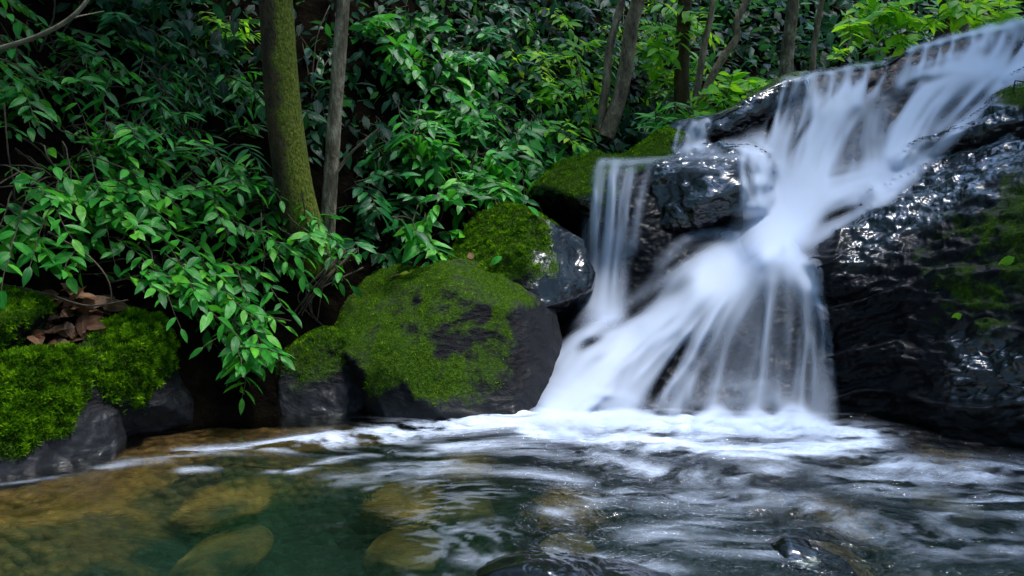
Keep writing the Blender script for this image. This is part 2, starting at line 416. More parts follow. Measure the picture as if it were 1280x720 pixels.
def rock(name, poly, D, T, label, cat='rock', lean=0.0, skew=0.0, sub=6, rough=1.0, cuts=7, seed=0, mt='rock',
         mossf=None, wetf=None, nmoss=0, mh=0.012, sq=0.75, strata=0.0, planes=()):
    r = rs(seed + 100)
    d, Fc = ico(sub)
    poly = np.array(poly, float); c = np.array([(poly[:, 0].min() + poly[:, 0].max()) / 2, (poly[:, 1].min() + poly[:, 1].max()) / 2])
    th = np.arctan2(d[:, 2], d[:, 0])
    R = outline_radius(np.stack([poly[:, 0], -poly[:, 1]], 1), np.array([c[0], -c[1]]), th)
    rho = np.sqrt(d[:, 0] ** 2 + d[:, 2] ** 2)
    k = D / F
    q = rho ** sq * R * k
    x = q * np.cos(th); z = q * np.sin(th); y = T * np.sign(d[:, 1]) * np.abs(d[:, 1]) ** 0.85
    V = np.stack([x, y, z], 1)
    for _ in range(cuts):                                      # flat broken faces
        n = r.normal(size=3); n[1] = -abs(n[1]) * 1.2 - 0.2; n /= np.linalg.norm(n)
        pr = V @ n; off = pr.max() * r.uniform(0.72, 0.9)
        V = V - np.clip(pr - off, 0, None)[:, None] * n * 0.85
    for n, fr in planes:
        n = np.array(n, float); n /= np.linalg.norm(n); pr = V @ n; off = pr.max() * fr
        V = V - np.clip(pr - off, 0, None)[:, None] * n * 0.93
    y2 = lean * V[:, 2] + skew * V[:, 0]
    V[:, 1] += y2
    cw = P(c[0], c[1], D)
    V = V + cw
    N = normals(V, Fc)
    size = np.sqrt(np.ptp(poly[:, 0]) * np.ptp(poly[:, 1])) * k
    o = seed * 3.1
    st = pn(np.stack([V[:, 0] * 0.8 + V[:, 2] * 2, V[:, 1], V[:, 2] * 14 - V[:, 0] * 4], 1) + o) * strata
    V = V + N * (size * rough * (0.045 * fbm(V / size * 2.5 + o, 3) + 0.02 * ridged(V / size * 6 + o, 4) + 0.010 * fbm(V / size * 22 + o, 3)) + st)[:, None]
    N = normals(V, Fc)
    px = 640 + V[:, 0] / V[:, 1] * F; py = HZ - (V[:, 2] - CAMH) / V[:, 1] * F
    mo = np.zeros(len(V)) if mossf is None else np.clip(mossf(V, N, px, py), 0, 1)
    we = np.clip(sst(0.22, 0.05, V[:, 2] + 0.08 * fbm(V * 6, 2)) if wetf is None else wetf(V, N, px, py), 0, 1)
    if nmoss:
        lump = mo * (mh / 0.015) ** 2 * (0.010 + 0.016 * np.abs(pn(V * 17)) + 0.008 * pn(V * 45))
        V = V + N * lump[:, None]; N = normals(V, Fc)
    base = (cw[0], cw[1], float(V[:, 2].min()))
    ob = mesh(name, V, Fc, M[mt], None, {'moss': mo, 'wet': we, 'sheen': (1.0 if mt == 'wet_rock' else 0.12) + 0 * we}, loc=base)
    tag(ob, label, cat)
    if nmoss: scatter_moss(ob, V, Fc, N, mo, nmoss, mh, seed)
    ROCKS.append(BVHTree.FromPolygons(V.tolist(), Fc.tolist()))
    if name in ('rock_ledge', 'rock_slab'): SOLID.append(BVHTree.FromPolygons(V.tolist(), Fc.tolist()))
    return ob


def topmoss(zlo, zhi, amt=1.0, nlo=-0.1, nhi=0.55, freq=5, na=0.6, extra=None):
    def f(V, N, px, py):
        m = sst(nlo, nhi, N[:, 2] + na * fbm(V * freq, 3)) * sst(zlo, zhi, V[:, 2] + 0.12 * fbm(V * 4, 2))
        if extra is not None: m = m * extra(V, N, px, py)
        return m * amt
    return f


# big mossy boulder at the foot of the fall
rock('boulder', [(413, 372), (428, 345), (470, 332), (515, 338), (548, 324), (590, 322), (640, 342), (680, 368), (703, 390), (706, 430), (694, 470), (690, 535), (490, 540), (468, 490), (440, 440), (418, 405)],
     4.35, 0.52, 'big angular boulder with patchy green moss at the left foot of the cascade', lean=0.35, seed=3, cuts=5, rough=0.8, planes=[((-0.45, -0.5, 0.75), 0.62), ((0.15, -0.9, 0.35), 0.68), ((0.8, -0.5, 0.3), 0.66), ((0.35, -0.35, 0.85), 0.7)],
     mossf=lambda V, N, px, py: np.clip(sst(0.15, 0.75, N[:, 2] + 0.7 * fbm(V * 5, 3)) * 0.6 + 0.75 * sst(-0.06, 0.22, fbm(np.stack([V[:, 0] * 3.4 - V[:, 2] * 2.6, V[:, 1] * 2, V[:, 2] * 1.6 + V[:, 0] * 1.0], 1) * 1.5 + 9, 3)), 0, 1)
     * sst(0.0, 0.14, V[:, 2]) * sst(690, 600, px + 0.25 * (py - 420) + 70 * fbm(V * 6, 2)),
     wetf=lambda V, N, px, py: np.maximum(sst(0.16, 0.02, V[:, 2]), sst(630, 690, px + 40 * fbm(V * 5, 2))), nmoss=11000, mh=0.008)
rock('boulder', [(562, 330), (575, 295), (600, 268), (632, 254), (668, 268), (700, 284), (728, 300), (740, 345), (735, 410), (640, 400), (600, 390), (570, 380)],
     4.95, 0.42, 'mossy boulder with a shiny black right side, behind the biggest boulder', lean=0.3, seed=8, cuts=4, planes=[((-0.5, -0.6, 0.6), 0.65), ((0.5, -0.8, 0.3), 0.65)],
     mossf=topmoss(0.3, 0.5, 1.0, -0.2, 0.4, extra=lambda V, N, px, py: sst(708, 660, px + 50 * fbm(V * 6, 2)) * sst(375, 330, py)),
     wetf=lambda V, N, px, py: sst(650, 690, px + 40 * fbm(V * 5, 2)), mt='wet_rock', nmoss=16000)
rock('boulder', [(348, 470), (360, 436), (395, 414), (432, 418), (450, 455), (474, 505), (480, 540), (340, 540)],
     4.2, 0.30, 'low dark mossy stone at the waterline left of the biggest boulder', lean=0.25, seed=12, cuts=3, planes=[((0.2, -0.9, 0.3), 0.65)],
     mossf=topmoss(0.05, 0.3, 0.75, -0.5, 0.5), nmoss=7000, mh=0.009)
rock('boulder', [(-60, 480), (-10, 452), (45, 446), (82, 452), (106, 478), (126, 524), (138, 560), (144, 610), (-80, 650)],
     3.2, 0.34, 'rounded boulder with shaggy bright moss at the left edge of the pool', lean=0.3, seed=15, cuts=3, planes=[((0.75, -0.5, 0.4), 0.6), ((0.1, -0.8, 0.6), 0.75)],
     mossf=topmoss(0.03, 0.12, 1.3, -0.9, -0.1, na=0.4, extra=lambda V, N, px, py: sst(135, 85, px + 30 * fbm(V * 5, 2))), nmoss=42000, mh=0.015)
rock('boulder', [(88, 450), (108, 415), (150, 398), (182, 404), (196, 430), (200, 470), (195, 500), (170, 560), (100, 570), (85, 500)],
     3.62, 0.3, 'dark rock with a thick moss cap between two other left bank rocks', lean=0.2, seed=21, cuts=4,
     mossf=topmoss(0.1, 0.24, 1.2, -0.8, 0.0, na=0.4, extra=lambda V, N, px, py: 0.25 + 0.75 * sst(105, 150, px)), nmoss=22000, mh=0.015)
rock('boulder', [(165, 470), (178, 410), (192, 405), (215, 450), (245, 500), (262, 560), (150, 565)],
     3.78, 0.28, 'bare grey wedge of rock sloping into the pool on the left bank', lean=0.25, seed=24, cuts=5,
     mossf=topmoss(0.35, 0.5, 0.6, -0.2, 0.4), sq=0.7, nmoss=1500, mh=0.008)
rock('boulder', [(-70, 380), (-10, 366), (25, 374), (42, 392), (30, 430), (10, 470), (-30, 500), (-80, 480)],
     3.45, 0.3, 'mossy stone cut by the left edge of the photo above the shaggy boulder', lean=0.3, seed=27, cuts=4,
     mossf=topmoss(-1, 0, 1.2, -0.6, 0.15), nmoss=16000, mh=0.012)
rock('boulder', [(-60, 350), (-5, 326), (40, 332), (78, 362), (85, 392), (20, 400), (-60, 400)],
     3.9, 0.3, 'flat dark mossy stone above the dead leaves on the left bank', lean=0.4, seed=31, cuts=4,
     mossf=topmoss(-1, 0, 0.8, -0.3, 0.4), nmoss=8000, mh=0.01)
# ramp and ledges left of the fall
rock('rock_ledge', [(652, 262), (668, 236), (700, 208), (740, 192), (775, 196), (800, 182), (838, 158), (856, 170), (850, 205), (800, 230), (770, 300), (700, 300)],
     5.7, 0.45, 'sloping rock ramp with bright moss along its top, left of the slim side fall', lean=0.6, seed=35, cuts=4,
     mossf=topmoss(0.9, 1.1, 1.1, 0.0, 0.5, na=0.35), mt='wet_rock', wetf=lambda V, N, px, py: sst(0.8, 0.2, N[:, 2]), nmoss=15000, mh=0.012)
rock('rock_ledge', [(796, 240), (800, 200), (850, 187), (912, 180), (955, 190), (966, 230), (956, 280), (905, 292), (850, 306), (806, 300)],
     5.4, 0.40, 'wet black rock ledge right of the slim side fall', lean=0.5, seed=38, cuts=9, rough=1.9, sq=0.6, mt='wet_rock', wetf=lambda V, N, px, py: 1 + 0 * px, strata=0.02)
rock('rock_ledge', [(812, 190), (835, 160), (880, 158), (930, 126), (985, 96), (1010, 92), (1020, 130), (985, 165), (950, 195), (860, 200)],
     6.25, 0.5, 'dark wedge of rock under the left end of the upper crest', lean=0.4, seed=41, cuts=5, mt='wet_rock',
     mossf=topmoss(1.65, 1.8, 0.6, 0.55, 0.9, na=0.3), wetf=lambda V, N, px, py: 1 + 0 * px, nmoss=2500, mh=0.01)


# bedrock under the cascade: one rough stepped slope that runs from the pool to the stream above the crest
CP = np.array([
    (640, 560, 3.7), (680, 520, 3.95), (800, 522, 3.96), (900, 526, 3.93), (980, 526, 3.9), (1050, 528, 3.86), (1120, 545, 3.9),
    (1005, 430, 4.16), (1030, 350, 4.4), (1000, 345, 4.42), (950, 318, 4.55), (900, 440, 4.22), (830, 450, 4.25),
    (740, 450, 4.3), (800, 400, 4.55), (870, 350, 4.62), (690, 460, 4.4),
    (960, 292, 4.85), (1010, 280, 4.95), (1060, 255, 5.05), (1130, 225, 5.2), (1060, 215, 5.4), (1070, 320, 4.6),
    (950, 240, 5.35), (940, 195, 5.55), (1000, 190, 5.6), (1080, 185, 5.6), (1040, 135, 5.8), (1140, 160, 5.65), (1190, 150, 5.6), (1250, 95, 5.75),
    (975, 100, 6.05), (1040, 86, 6.1), (1105, 72, 6.15), (1145, 56, 6.2), (1210, 38, 6.25), (1290, 22, 6.3), (1200, 90, 5.9), (1350, 10, 6.3), (1350, 90, 5.9), (1300, 180, 5.4),
    (780, 340, 5.0), (720, 395, 4.75), (790, 395, 4.72), (810, 215, 5.3), (750, 210, 5.25), (750, 300, 5.1), (700, 300, 5.4), (690, 400, 5.0), (860, 190, 5.7), (870, 160, 6.0), (890, 260, 5.2), (920, 320, 4.9),
    (1200, 300, 4.9), (1300, 400, 4.6), (1200, 420, 4.5), (1200, 520, 4.3), (1330, 540, 4.2)], float)


def tps_fit(xy, v, lam=0.02):
    n = len(xy); r2 = ((xy[:, None] - xy[None]) ** 2).sum(-1)
    K = 0.5 * r2 * np.log(r2 + 1e-12); K[np.arange(n), np.arange(n)] = lam
    Q = np.c_[np.ones(n), xy]; A = np.block([[K, Q], [Q.T, np.zeros((3, 3))]])
    w = np.linalg.solve(A, np.r_[v, 0, 0, 0]); return xy, w


_xy, _w = tps_fit(CP[:, :2] / 100, CP[:, 2])


def Dcas(px, py):
    q = np.stack([np.ravel(px), np.ravel(py)], 1) / 100.0
    out = np.zeros(len(q))
    for s in range(0, len(q), 20000):
        c = q[s:s + 20000]; r2 = ((c[:, None] - _xy[None]) ** 2).sum(-1)
        out[s:s + 20000] = (0.5 * r2 * np.log(r2 + 1e-12)) @ _w[:-3] + np.c_[np.ones(len(c)), c] @ _w[-3:]
    return out.reshape(np.shape(px))


def crest(px):
    return np.interp(px, [640, 690, 740, 770, 815, 850, 880, 930, 975, 1000, 1040, 1105, 1122, 1140, 1180, 1210, 1250, 1290, 1400],
                     [420, 330, 240, 205, 190, 165, 152, 140, 104, 94, 86, 76, 66, 57, 48, 40, 32, 24, 8])


nu, nv, nb = 330, 300, 40
pxs = np.linspace(660, 1400, nu)
rows = []
for j in range(nv):
    v = j / (nv - 1)
    top = crest(pxs); rows.append(P(pxs, 560 + (top - 560) * v, 0 * pxs + Dcas(pxs, 560 + (top - 560) * v)))
last = rows[-1]
for j in range(1, nb + 1):                                     # the stream bed above the crest runs back, nearly level
    q = last.copy(); q[:, 1] += 3.0 * (j / nb) ** 1.3; q[:, 2] += -0.05 * (j / nb) + 0.0 * q[:, 0]; rows.append(q)
V = np.array(rows).reshape(-1, 3); Fc = gridfaces(nu, nv + nb)
N = normals(V, Fc)
if N[:, 1].mean() > 0: Fc = Fc[:, ::-1]; N = -N
vv = np.repeat(np.arange(nv + nb), nu) / nv
amp = np.where(vv > 0.96, 0.45, 1.0)
V = V + N * (amp * (0.05 * fbm(V * 2.5, 3) + 0.035 * ridged(V * 5.0 + 3, 4) + 0.012 * fbm(V * 18, 3)))[:, None] - N * 0.045
tag(mesh('bedrock', V, Fc, M['wet_rock'], None, {'moss': 0 * vv, 'wet': 1 + 0 * vv, 'sheen': 0.06 + 0 * vv}), kind='structure')


def catmull(Pts, n):
    Pts = np.asarray(Pts, float); m = len(Pts)
    t = np.linspace(0, m - 1, n); i = np.clip(t.astype(int), 0, m - 2); f = (t - i).reshape((-1,) + (1,) * (Pts.ndim - 1))
    g_ = lambda k: Pts[np.clip(k, 0, m - 1)]
    p0, p1, p2, p3 = g_(i - 1), g_(i), g_(i + 1), g_(i + 2)
    return 0.5 * (2 * p1 + (p2 - p0) * f + (2 * p0 - 5 * p1 + 4 * p2 - p3) * f ** 2 + (3 * p1 - p0 - 3 * p2 + p3) * f ** 3)


# rock outcrop on the right, from the pool up to the crest
net = [
    [(1052, 545, 3.95), (1110, 556, 3.85), (1170, 575, 3.6), (1240, 600, 3.32), (1420, 660, 2.9)],
    [(1048, 475, 4.02), (1115, 482, 3.84), (1180, 492, 3.6), (1245, 500, 3.4), (1430, 520, 3.0)],
    [(1042, 400, 4.12), (1115, 410, 3.97), (1185, 410, 3.75), (1250, 410, 3.6), (1430, 405, 3.2)],
    [(1040, 342, 4.22), (1110, 340, 4.1), (1185, 330, 3.95), (1250, 320, 3.8), (1430, 295, 3.4)],
    [(1058, 295, 4.5), (1120, 275, 4.45), (1185, 258, 4.3), (1250, 240, 4.1), (1430, 200, 3.7)],
    [(1085, 265, 4.9), (1130, 243, 4.85), (1190, 225, 4.7), (1260, 205, 4.5), (1430, 160, 4.1)],
    [(1118, 228, 5.25), (1150, 213, 5.2), (1200, 200, 5.1), (1270, 180, 4.95), (1430, 130, 4.5)],
    [(1132, 196, 5.3), (1165, 182, 5.25), (1210, 168, 5.1), (1275, 146, 4.9), (1430, 90, 4.5)],
    [(1185, 158, 5.6), (1206, 145, 5.6), (1236, 128, 5.6), (1285, 100, 5.5), (1430, 40, 5.3)],
    [(1245, 104, 6.1), (1258, 95, 6.1), (1276, 84, 6.2), (1310, 66, 6.3), (1430, 0, 6.5)],
    [(1290, 70, 6.8), (1300, 62, 6.9), (1310, 55, 7.0), (1340, 40, 7.2), (1430, -20, 7.5)]]
for row in net:
    x_, y_, d_ = row[-1]; row.append((x_ + 330, y_ + (y_ - row[-2][1]) * 0.8, max(d_ - 0.35, 2.6)))
nu, nv = 420, 420
A = catmull(np.array(net, float), nv)                          # (nv,5,3)
A = np.swapaxes(catmull(np.swapaxes(A, 0, 1), nu), 0, 1)       # (nv,nu,3)
G = P(A[..., 0], A[..., 1], A[..., 2])
back = G[:, :1] + np.array([0.25, 0.9, 0.0]) * np.linspace(1, 0.15, 8)[None, :, None]   # the side towards the fall turns back into the hill
back[..., 0] = G[:, :1, 0] + 0.05 * np.linspace(1, 0.15, 8)[None, :]
G = np.concatenate([back, G], 1); NU = nu + 8
V = G.reshape(-1, 3); Fc = gridfaces(NU, nv); N = normals(V, Fc)
if N[:, 1].mean() > 0: Fc = Fc[:, ::-1]; N = -N
q = np.stack([V[:, 0] * 1.6, V[:, 1] * 1.4, V[:, 2] * 5 + V[:, 0] * -1.4], 1)
V = V + N * (0.055 * fbm(V * 2.2 + 4, 3) + 0.055 * ridged(q * 1.5 + 2, 4) + 0.03 * fbm(q * 4, 3) + 0.016 * ridged(V * np.array([7, 7, 13]), 3))[:, None]
tq = V[:, 2] * 4.6 - V[:, 0] * 1.5 + 0.9 * fbm(V * 1.6 + 11, 3); fr_ = tq - np.floor(tq)
V = V + N * ((0.10 * (fr_ ** 2 * sst(1.0, 0.86, fr_) - 0.3)) * (0.55 + 0.9 * fbm(V * 1.3 + 50, 2)))[:, None]
N = normals(V, Fc)
px = 640 + V[:, 0] / V[:, 1] * F; py = HZ - (V[:, 2] - CAMH) / V[:, 1] * F
mo = sst(1110, 1230, px + 70 * fbm(V * 3, 3) + 0.25 * (py - 300)) * sst(430, 370, py + 50 * fbm(V * 4, 3)) * sst(232, 285, py + 0.3 * (px - 1190) + 40 * fbm(V * 5, 2)) * (0.32 + 0.42 * sst(-0.1, 0.25, fbm(V * 6 + 7, 3)))
mo = np.maximum(mo, sst(1235, 1262, px + 30 * fbm(V * 5, 2)) * sst(150, 120, py) * 0.9)
mo = np.maximum(mo, 0.6 * sst(1230, 1262, px) * sst(180, 240, py) * sst(400, 330, py))
nz = 45 * fbm(V * 3.5 + 21, 3)
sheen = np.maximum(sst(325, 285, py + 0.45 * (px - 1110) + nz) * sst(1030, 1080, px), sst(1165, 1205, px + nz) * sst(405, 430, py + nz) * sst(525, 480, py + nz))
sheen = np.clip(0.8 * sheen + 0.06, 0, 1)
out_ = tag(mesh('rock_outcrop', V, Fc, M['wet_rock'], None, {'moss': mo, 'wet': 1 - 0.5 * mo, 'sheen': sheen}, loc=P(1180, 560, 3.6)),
           'tall wet black rock outcrop with olive moss along the right edge of the fall', 'rock')
SOLID.append(BVHTree.FromPolygons(V.tolist(), Fc.tolist())); ROCKS.append(SOLID[-1])
scatter_moss(out_, V, Fc, N, mo, 9000, 0.010, 77)
rock('rock_slab', [(1128, 214), (1134, 194), (1165, 180), (1215, 168), (1300, 148), (1380, 130), (1390, 190), (1290, 206), (1200, 220), (1140, 226)],
     5.15, 0.35, 'overhanging black slab jutting towards the fall near its upper right', lean=0.2, skew=-0.6, seed=51, cuts=6, rough=1.0, mt='wet_rock',
     wetf=lambda V, N, px, py: 1 + 0 * px, strata=0.012)

# stones under and in the pool
for i, (poly, D, T, lab) in enumerate([
    ([(0, 672), (40, 655), (110, 655), (135, 668), (120, 690), (40, 694), (0, 688)], 2.3, 0.16, 'flat orange stone lying under the water near the lower left corner'),
    ([(-40, 610), (80, 588), (200, 580), (300, 590), (230, 625), (60, 645), (-60, 650)], 2.75, 0.25, 'broad orange brown rock shelf under shallow water on the left'),
    ([(180, 690), (260, 668), (350, 662), (380, 690), (330, 730), (200, 740)], 2.15, 0.2, 'submerged yellow brown stone left of centre at the front of the pool'),
    ([(410, 690), (470, 668), (560, 665), (600, 690), (560, 715), (430, 720)], 2.15, 0.18, 'submerged olive yellow stone in front of centre'),
    ([(520, 640), (570, 618), (640, 622), (650, 650), (590, 665), (530, 660)], 2.4, 0.15, 'pinkish brown stone just under the surface near the middle of the pool'),
    ([(640, 690), (700, 670), (780, 680), (790, 720), (700, 735), (640, 725)], 2.1, 0.18, 'mottled brown stone underwater right of the dark wet hump'),
    ([(900, 625), (950, 608), (1010, 615), (1015, 645), (950, 655), (905, 648)], 2.55, 0.16, 'tan stone showing through ripples below the white foam'),
    ([(980, 700), (1040, 680), (1110, 690), (1120, 725), (1040, 740), (985, 735)], 2.05, 0.16, 'reddish brown stone under ripples near the lower right'),
    ([(1125, 625), (1180, 610), (1240, 620), (1250, 650), (1180, 660), (1130, 650)], 2.6, 0.16, 'dark brown stone under blue ripples near the right edge')]):
    p = np.array(poly, float); p = p.mean(0) + (p - p.mean(0)) * (0.85 if i in (0, 1) else 0.52); cy = p[:, 1].mean(); D = (CAMH + 0.27) * F / (cy - HZ)
    # seat each stone on the bed: seen through the surface it sinks along the sight line
    rock('river_stone', [tuple(a) for a in p], D, T * 1.3, lab, 'stone', seed=60 + i, cuts=7, sub=5, rough=1.4, mt='bed_stone', wetf=lambda V, N, px, py: 0 * px)
rock('wet_stone', [(585, 730), (600, 714), (650, 700), (700, 704), (760, 716), (850, 728), (870, 770), (580, 770)], 1.98, 0.14,
     'black wet hump of rock breaking the surface at the bottom centre', 'stone', seed=71, cuts=4, sub=5, mt='wet_rock', wetf=lambda V, N, px, py: 1 + 0 * px)
rock('wet_stone', [(965, 686), (985, 677), (1010, 682), (1060, 706), (1080, 740), (990, 740), (975, 705)], 2.2, 0.12,
     'dark stone splitting the blue ripples at the lower right', 'stone', seed=73, cuts=4, sub=5, mt='wet_rock', wetf=lambda V, N, px, py: 1 + 0 * px)

# ------------------------------------------------------------------ pool water
nx, ny = 620, 620
gx, gy = np.meshgrid(np.linspace(-3.2, 3.2, nx), 1.2 + 3.6 * np.linspace(0, 1, ny))
px = 640 + gx / gy * F; py = HZ + CAMH / gy * F
base = np.stack([gx, gy, 0 * gx], -1)
wz = np.stack([pn(base * 1.7 + 5), pn(base * 1.7 + 31), 0 * gx], -1) * 0.25
bw = base + wz
STROKES = [  # pixel strokes of foam: points (px, py, half height), strength
    ([(290, 562, 3), (380, 553, 7), (470, 545, 10), (580, 533, 12), (690, 524, 15), (800, 530, 14), (900, 534, 16), (1000, 536, 15), (1080, 543, 9)], 1.25),
    ([(230, 565, 4), (330, 560, 6), (430, 556, 8)], 0.6), ([(560, 560, 8), (640, 556, 9), (700, 566, 9)], 0.55), ([(420, 600, 6), (520, 590, 8), (620, 588, 8), (720, 600, 8)], 0.34), ([(820, 625, 10), (900, 630, 12), (990, 622, 10)], 0.38), ([(120, 588, 3), (180, 575, 5), (240, 568, 4)], 0.28), ([(0, 606, 1.5), (60, 598, 1.5), (110, 590, 1.5)], 0.16),
    ([(230, 588, 3), (290, 583, 4), (340, 588, 3)], 0.5), ([(365, 590, 3), (420, 575, 3), (500, 565, 4), (540, 568, 4)], 0.4),
    ([(460, 612, 2), (500, 605, 3), (560, 600, 2)], 0.3), ([(660, 540, 9), (720, 548, 10), (790, 552, 12), (850, 556, 13), (910, 562, 15), (970, 566, 16), (1040, 560, 12), (1090, 556, 8)], 1.1),
    ([(730, 575, 10), (800, 590, 10), (880, 600, 9), (960, 590, 10)], 0.6), ([(1000, 560, 10), (1080, 575, 12), (1160, 590, 12), (1230, 600, 10)], 0.7),
    ([(1060, 600, 12), (1130, 610, 14), (1200, 585, 10), (1290, 590, 12)], 0.62), ([(1230, 620, 16), (1280, 640, 14)], 0.5),
    ([(1010, 640, 10), (1100, 660, 14), (1180, 690, 14)], 0.36), ([(880, 660, 10), (800, 670, 8), (960, 690, 12)], 0.34), ([(620, 650, 4), (560, 665, 3)], 0.25),
    ([(700, 640, 8), (780, 620, 8)], 0.36), ([(480, 585, 5), (560, 580, 5), (640, 575, 7)], 0.36), ([(600, 700, 8), (680, 690, 5), (760, 700, 6), (840, 715, 6)], 0.4),
    ([(1180, 650, 10), (1280, 690, 14)], 0.36)]
dens = np.zeros_like(gx)
for pts, st in STROKES:
    pts = np.array(pts, float)
    best = np.zeros_like(gx)
    if len(pts) < 2: continue
    for a, b in zip(pts[:-1], pts[1:]):
        ex, ey = (b[0] - a[0]) / 3.0, b[1] - a[1]
        X, Y = (px - a[0]) / 3.0, py - a[1]
        tt = np.clip((X * ex + Y * ey) / (ex * ex + ey * ey + 1e-9), 0, 1)
        d2 = (X - tt * ex) ** 2 + (Y - tt * ey) ** 2
        hw = a[2] + (b[2] - a[2]) * tt
        best = np.maximum(best, np.exp(-d2 / (hw * hw)))
    dens = np.maximum(dens, best * st)
near_ = sst(4.5, 3.3, gy)
cx, cy = 1.1, 4.35
rad = np.hypot(gx - cx, (gy - cy)); ang = np.arctan2(gy - cy, gx - cx)
st1 = fbm(np.stack([bw[..., 0] * 1.6, bw[..., 1] * 7.0, 0 * gx], -1), 4)
st2 = ridged(np.stack([bw[..., 0] * 2.2 + 3 * wz[..., 1], bw[..., 1] * 5.0 + 2 * wz[..., 0], 0 * gx + 3], -1), 3)
st1 = fbm(np.stack([bw[..., 0] * 3.2, bw[..., 1] * 8.0, 0 * gx], -1), 5, 0.6)
st2 = ridged(np.stack([bw[..., 0] * 4.5 + 3 * wz[..., 1], bw[..., 1] * 11.0 + 2 * wz[..., 0], 0 * gx + 3], -1), 3)
core = sst(0.6, 1.15, dens + 0.35 * st1) * sst(520, 700, px)
foam = np.clip(1 - np.exp(-0.85 * dens * np.clip(0.25 + 2.8 * st1 + 0.75 * (st2 - 0.3) + 1.5 * core, 0, 2.2)), 0, 0.9)
fleck = sst(0.62, 0.8, ridged(np.stack([bw[..., 0] * 7, bw[..., 1] * 15, 0 * gx + 9], -1), 2)) * sst(0.12, 0.35, fbm(base * 2.4 + 17, 2)) * sst(4.0, 3.0, gy) * 0.14
foam = np.clip(np.maximum(foam, fleck * sst(-0.9, 0.2, gx)), 0, 1)
chop = np.clip(0.12 + 0.8 * sst(-0.8, 0.6, gx) + 0.7 * sst(0.2, 0.8, dens), 0, 1.2)
gz = chop * (0.028 * fbm(bw * np.array([3.0, 4.5, 1]), 4) + 0.009 * ridged(bw * np.array([6, 10, 1]) + 2, 3)) + 0.035 * sst(0.6, 1.1, dens) * (0.5 + fbm(base * 6, 3)) * sst(3.6, 4.0, gy)
gz = gz * sst(1.2, 1.6, gy)
V = np.stack([gx, gy, gz], -1).reshape(-1, 3); Fc = gridfaces(nx, ny)
# close the body of water below (sides and floor) so that it really has depth
e = np.concatenate([np.arange(nx), np.arange(1, ny) * nx + nx - 1, (ny - 1) * nx + np.arange(nx - 2, -1, -1), np.arange(ny - 2, 0, -1) * nx])
low = V[e].copy(); low[:, 2] = -1.0; b0 = len(V)
V = np.concatenate([V, low]); ne = len(e); idx = np.arange(ne); nxt = (idx + 1) % ne
side = np.stack([e[nxt], e[idx], b0 + idx, b0 + nxt], 1)
cV = len(V); V = np.concatenate([V, [[0, 3.0, -1.0]]])
fan = np.stack([b0 + idx, np.full(ne, cV), np.full(ne, cV), b0 + nxt], 1)
fan3 = np.stack([b0 + nxt[0::2], b0 + idx[0::2], np.full(len(idx[0::2]), cV), b0 + nxt[(np.arange(len(idx[0::2])) * 2 + 1) % ne]], 1)
Fc = np.concatenate([Fc, side, fan3])
z0 = np.zeros(ne + 1)
tag(mesh('water', V, Fc, M['pool'], None, {'foam': np.r_[foam.ravel(), z0], 'chop': np.r_[chop.ravel(), z0]}), kind='structure')

# ------------------------------------------------------------------ falling water
def splat(acc, X0, Y0, st, pts, amount, fin=0.12, fout=0.12, flat=2.0):
    """add one soft stroke (points: px, py, half width) to the water thickness on a grid of step st"""
    c = catmull(np.array(pts, float), 48); n = len(c); t = np.linspace(0, 1, n)
    f = np.maximum(sst(0, fin, t) if fin else 1 + 0 * t, 0) * (sst(0, fout, 1 - t) if fout else 1)
    w = c[:, 2].max() * 2.6
    x0 = int(max((c[:, 0].min() - w - X0) / st, 0)); x1 = int(min((c[:, 0].max() + w - X0) / st + 2, acc.shape[1]))
    y0 = int(max((c[:, 1].min() - w - Y0) / st, 0)); y1 = int(min((c[:, 1].max() + w - Y0) / st + 2, acc.shape[0]))
    if x1 <= x0 or y1 <= y0: return
    best = np.zeros((y1 - y0, x1 - x0))
    for k in range(n - 1):
        a_, b_ = c[k], c[k + 1]; ww = max(a_[2], b_[2]) * 2.4
        i0 = int(np.clip((min(a_[0], b_[0]) - ww - X0) / st, x0, x1)); i1 = int(np.clip((max(a_[0], b_[0]) + ww - X0) / st + 2, x0, x1))
        j0 = int(np.clip((min(a_[1], b_[1]) - ww - Y0) / st, y0, y1)); j1 = int(np.clip((max(a_[1], b_[1]) + ww - Y0) / st + 2, y0, y1))
        if i1 <= i0 or j1 <= j0: continue
        gx_, gy_ = np.meshgrid(X0 + st * np.arange(i0, i1), Y0 + st * np.arange(j0, j1))
        e = b_[:2] - a_[:2]; q = np.clip(((gx_ - a_[0]) * e[0] + (gy_ - a_[1]) * e[1]) / (e @ e + 1e-9), 0, 1)
        d2 = (gx_ - a_[0] - q * e[0]) ** 2 + (gy_ - a_[1] - q * e[1]) ** 2
        hw = a_[2] + (b_[2] - a_[2]) * q; fa = f[k] + (f[k + 1] - f[k]) * q
        v = fa * np.exp(-(d2 / (hw * hw)) ** (flat / 2))
        sl = best[j0 - y0:j1 - y0, i0 - x0:i1 - x0]; np.maximum(sl, v, out=sl)
    acc[y0:y1, x0:x1] += amount * best


def blur(a, n):
    for _ in range(n):
        p = np.pad(a, 1, mode='edge'); a = (p[:-2, 1:-1] + p[2:, 1:-1] + p[1:-1, :-2] + p[1:-1, 2:] + 2 * a) / 6
    return a


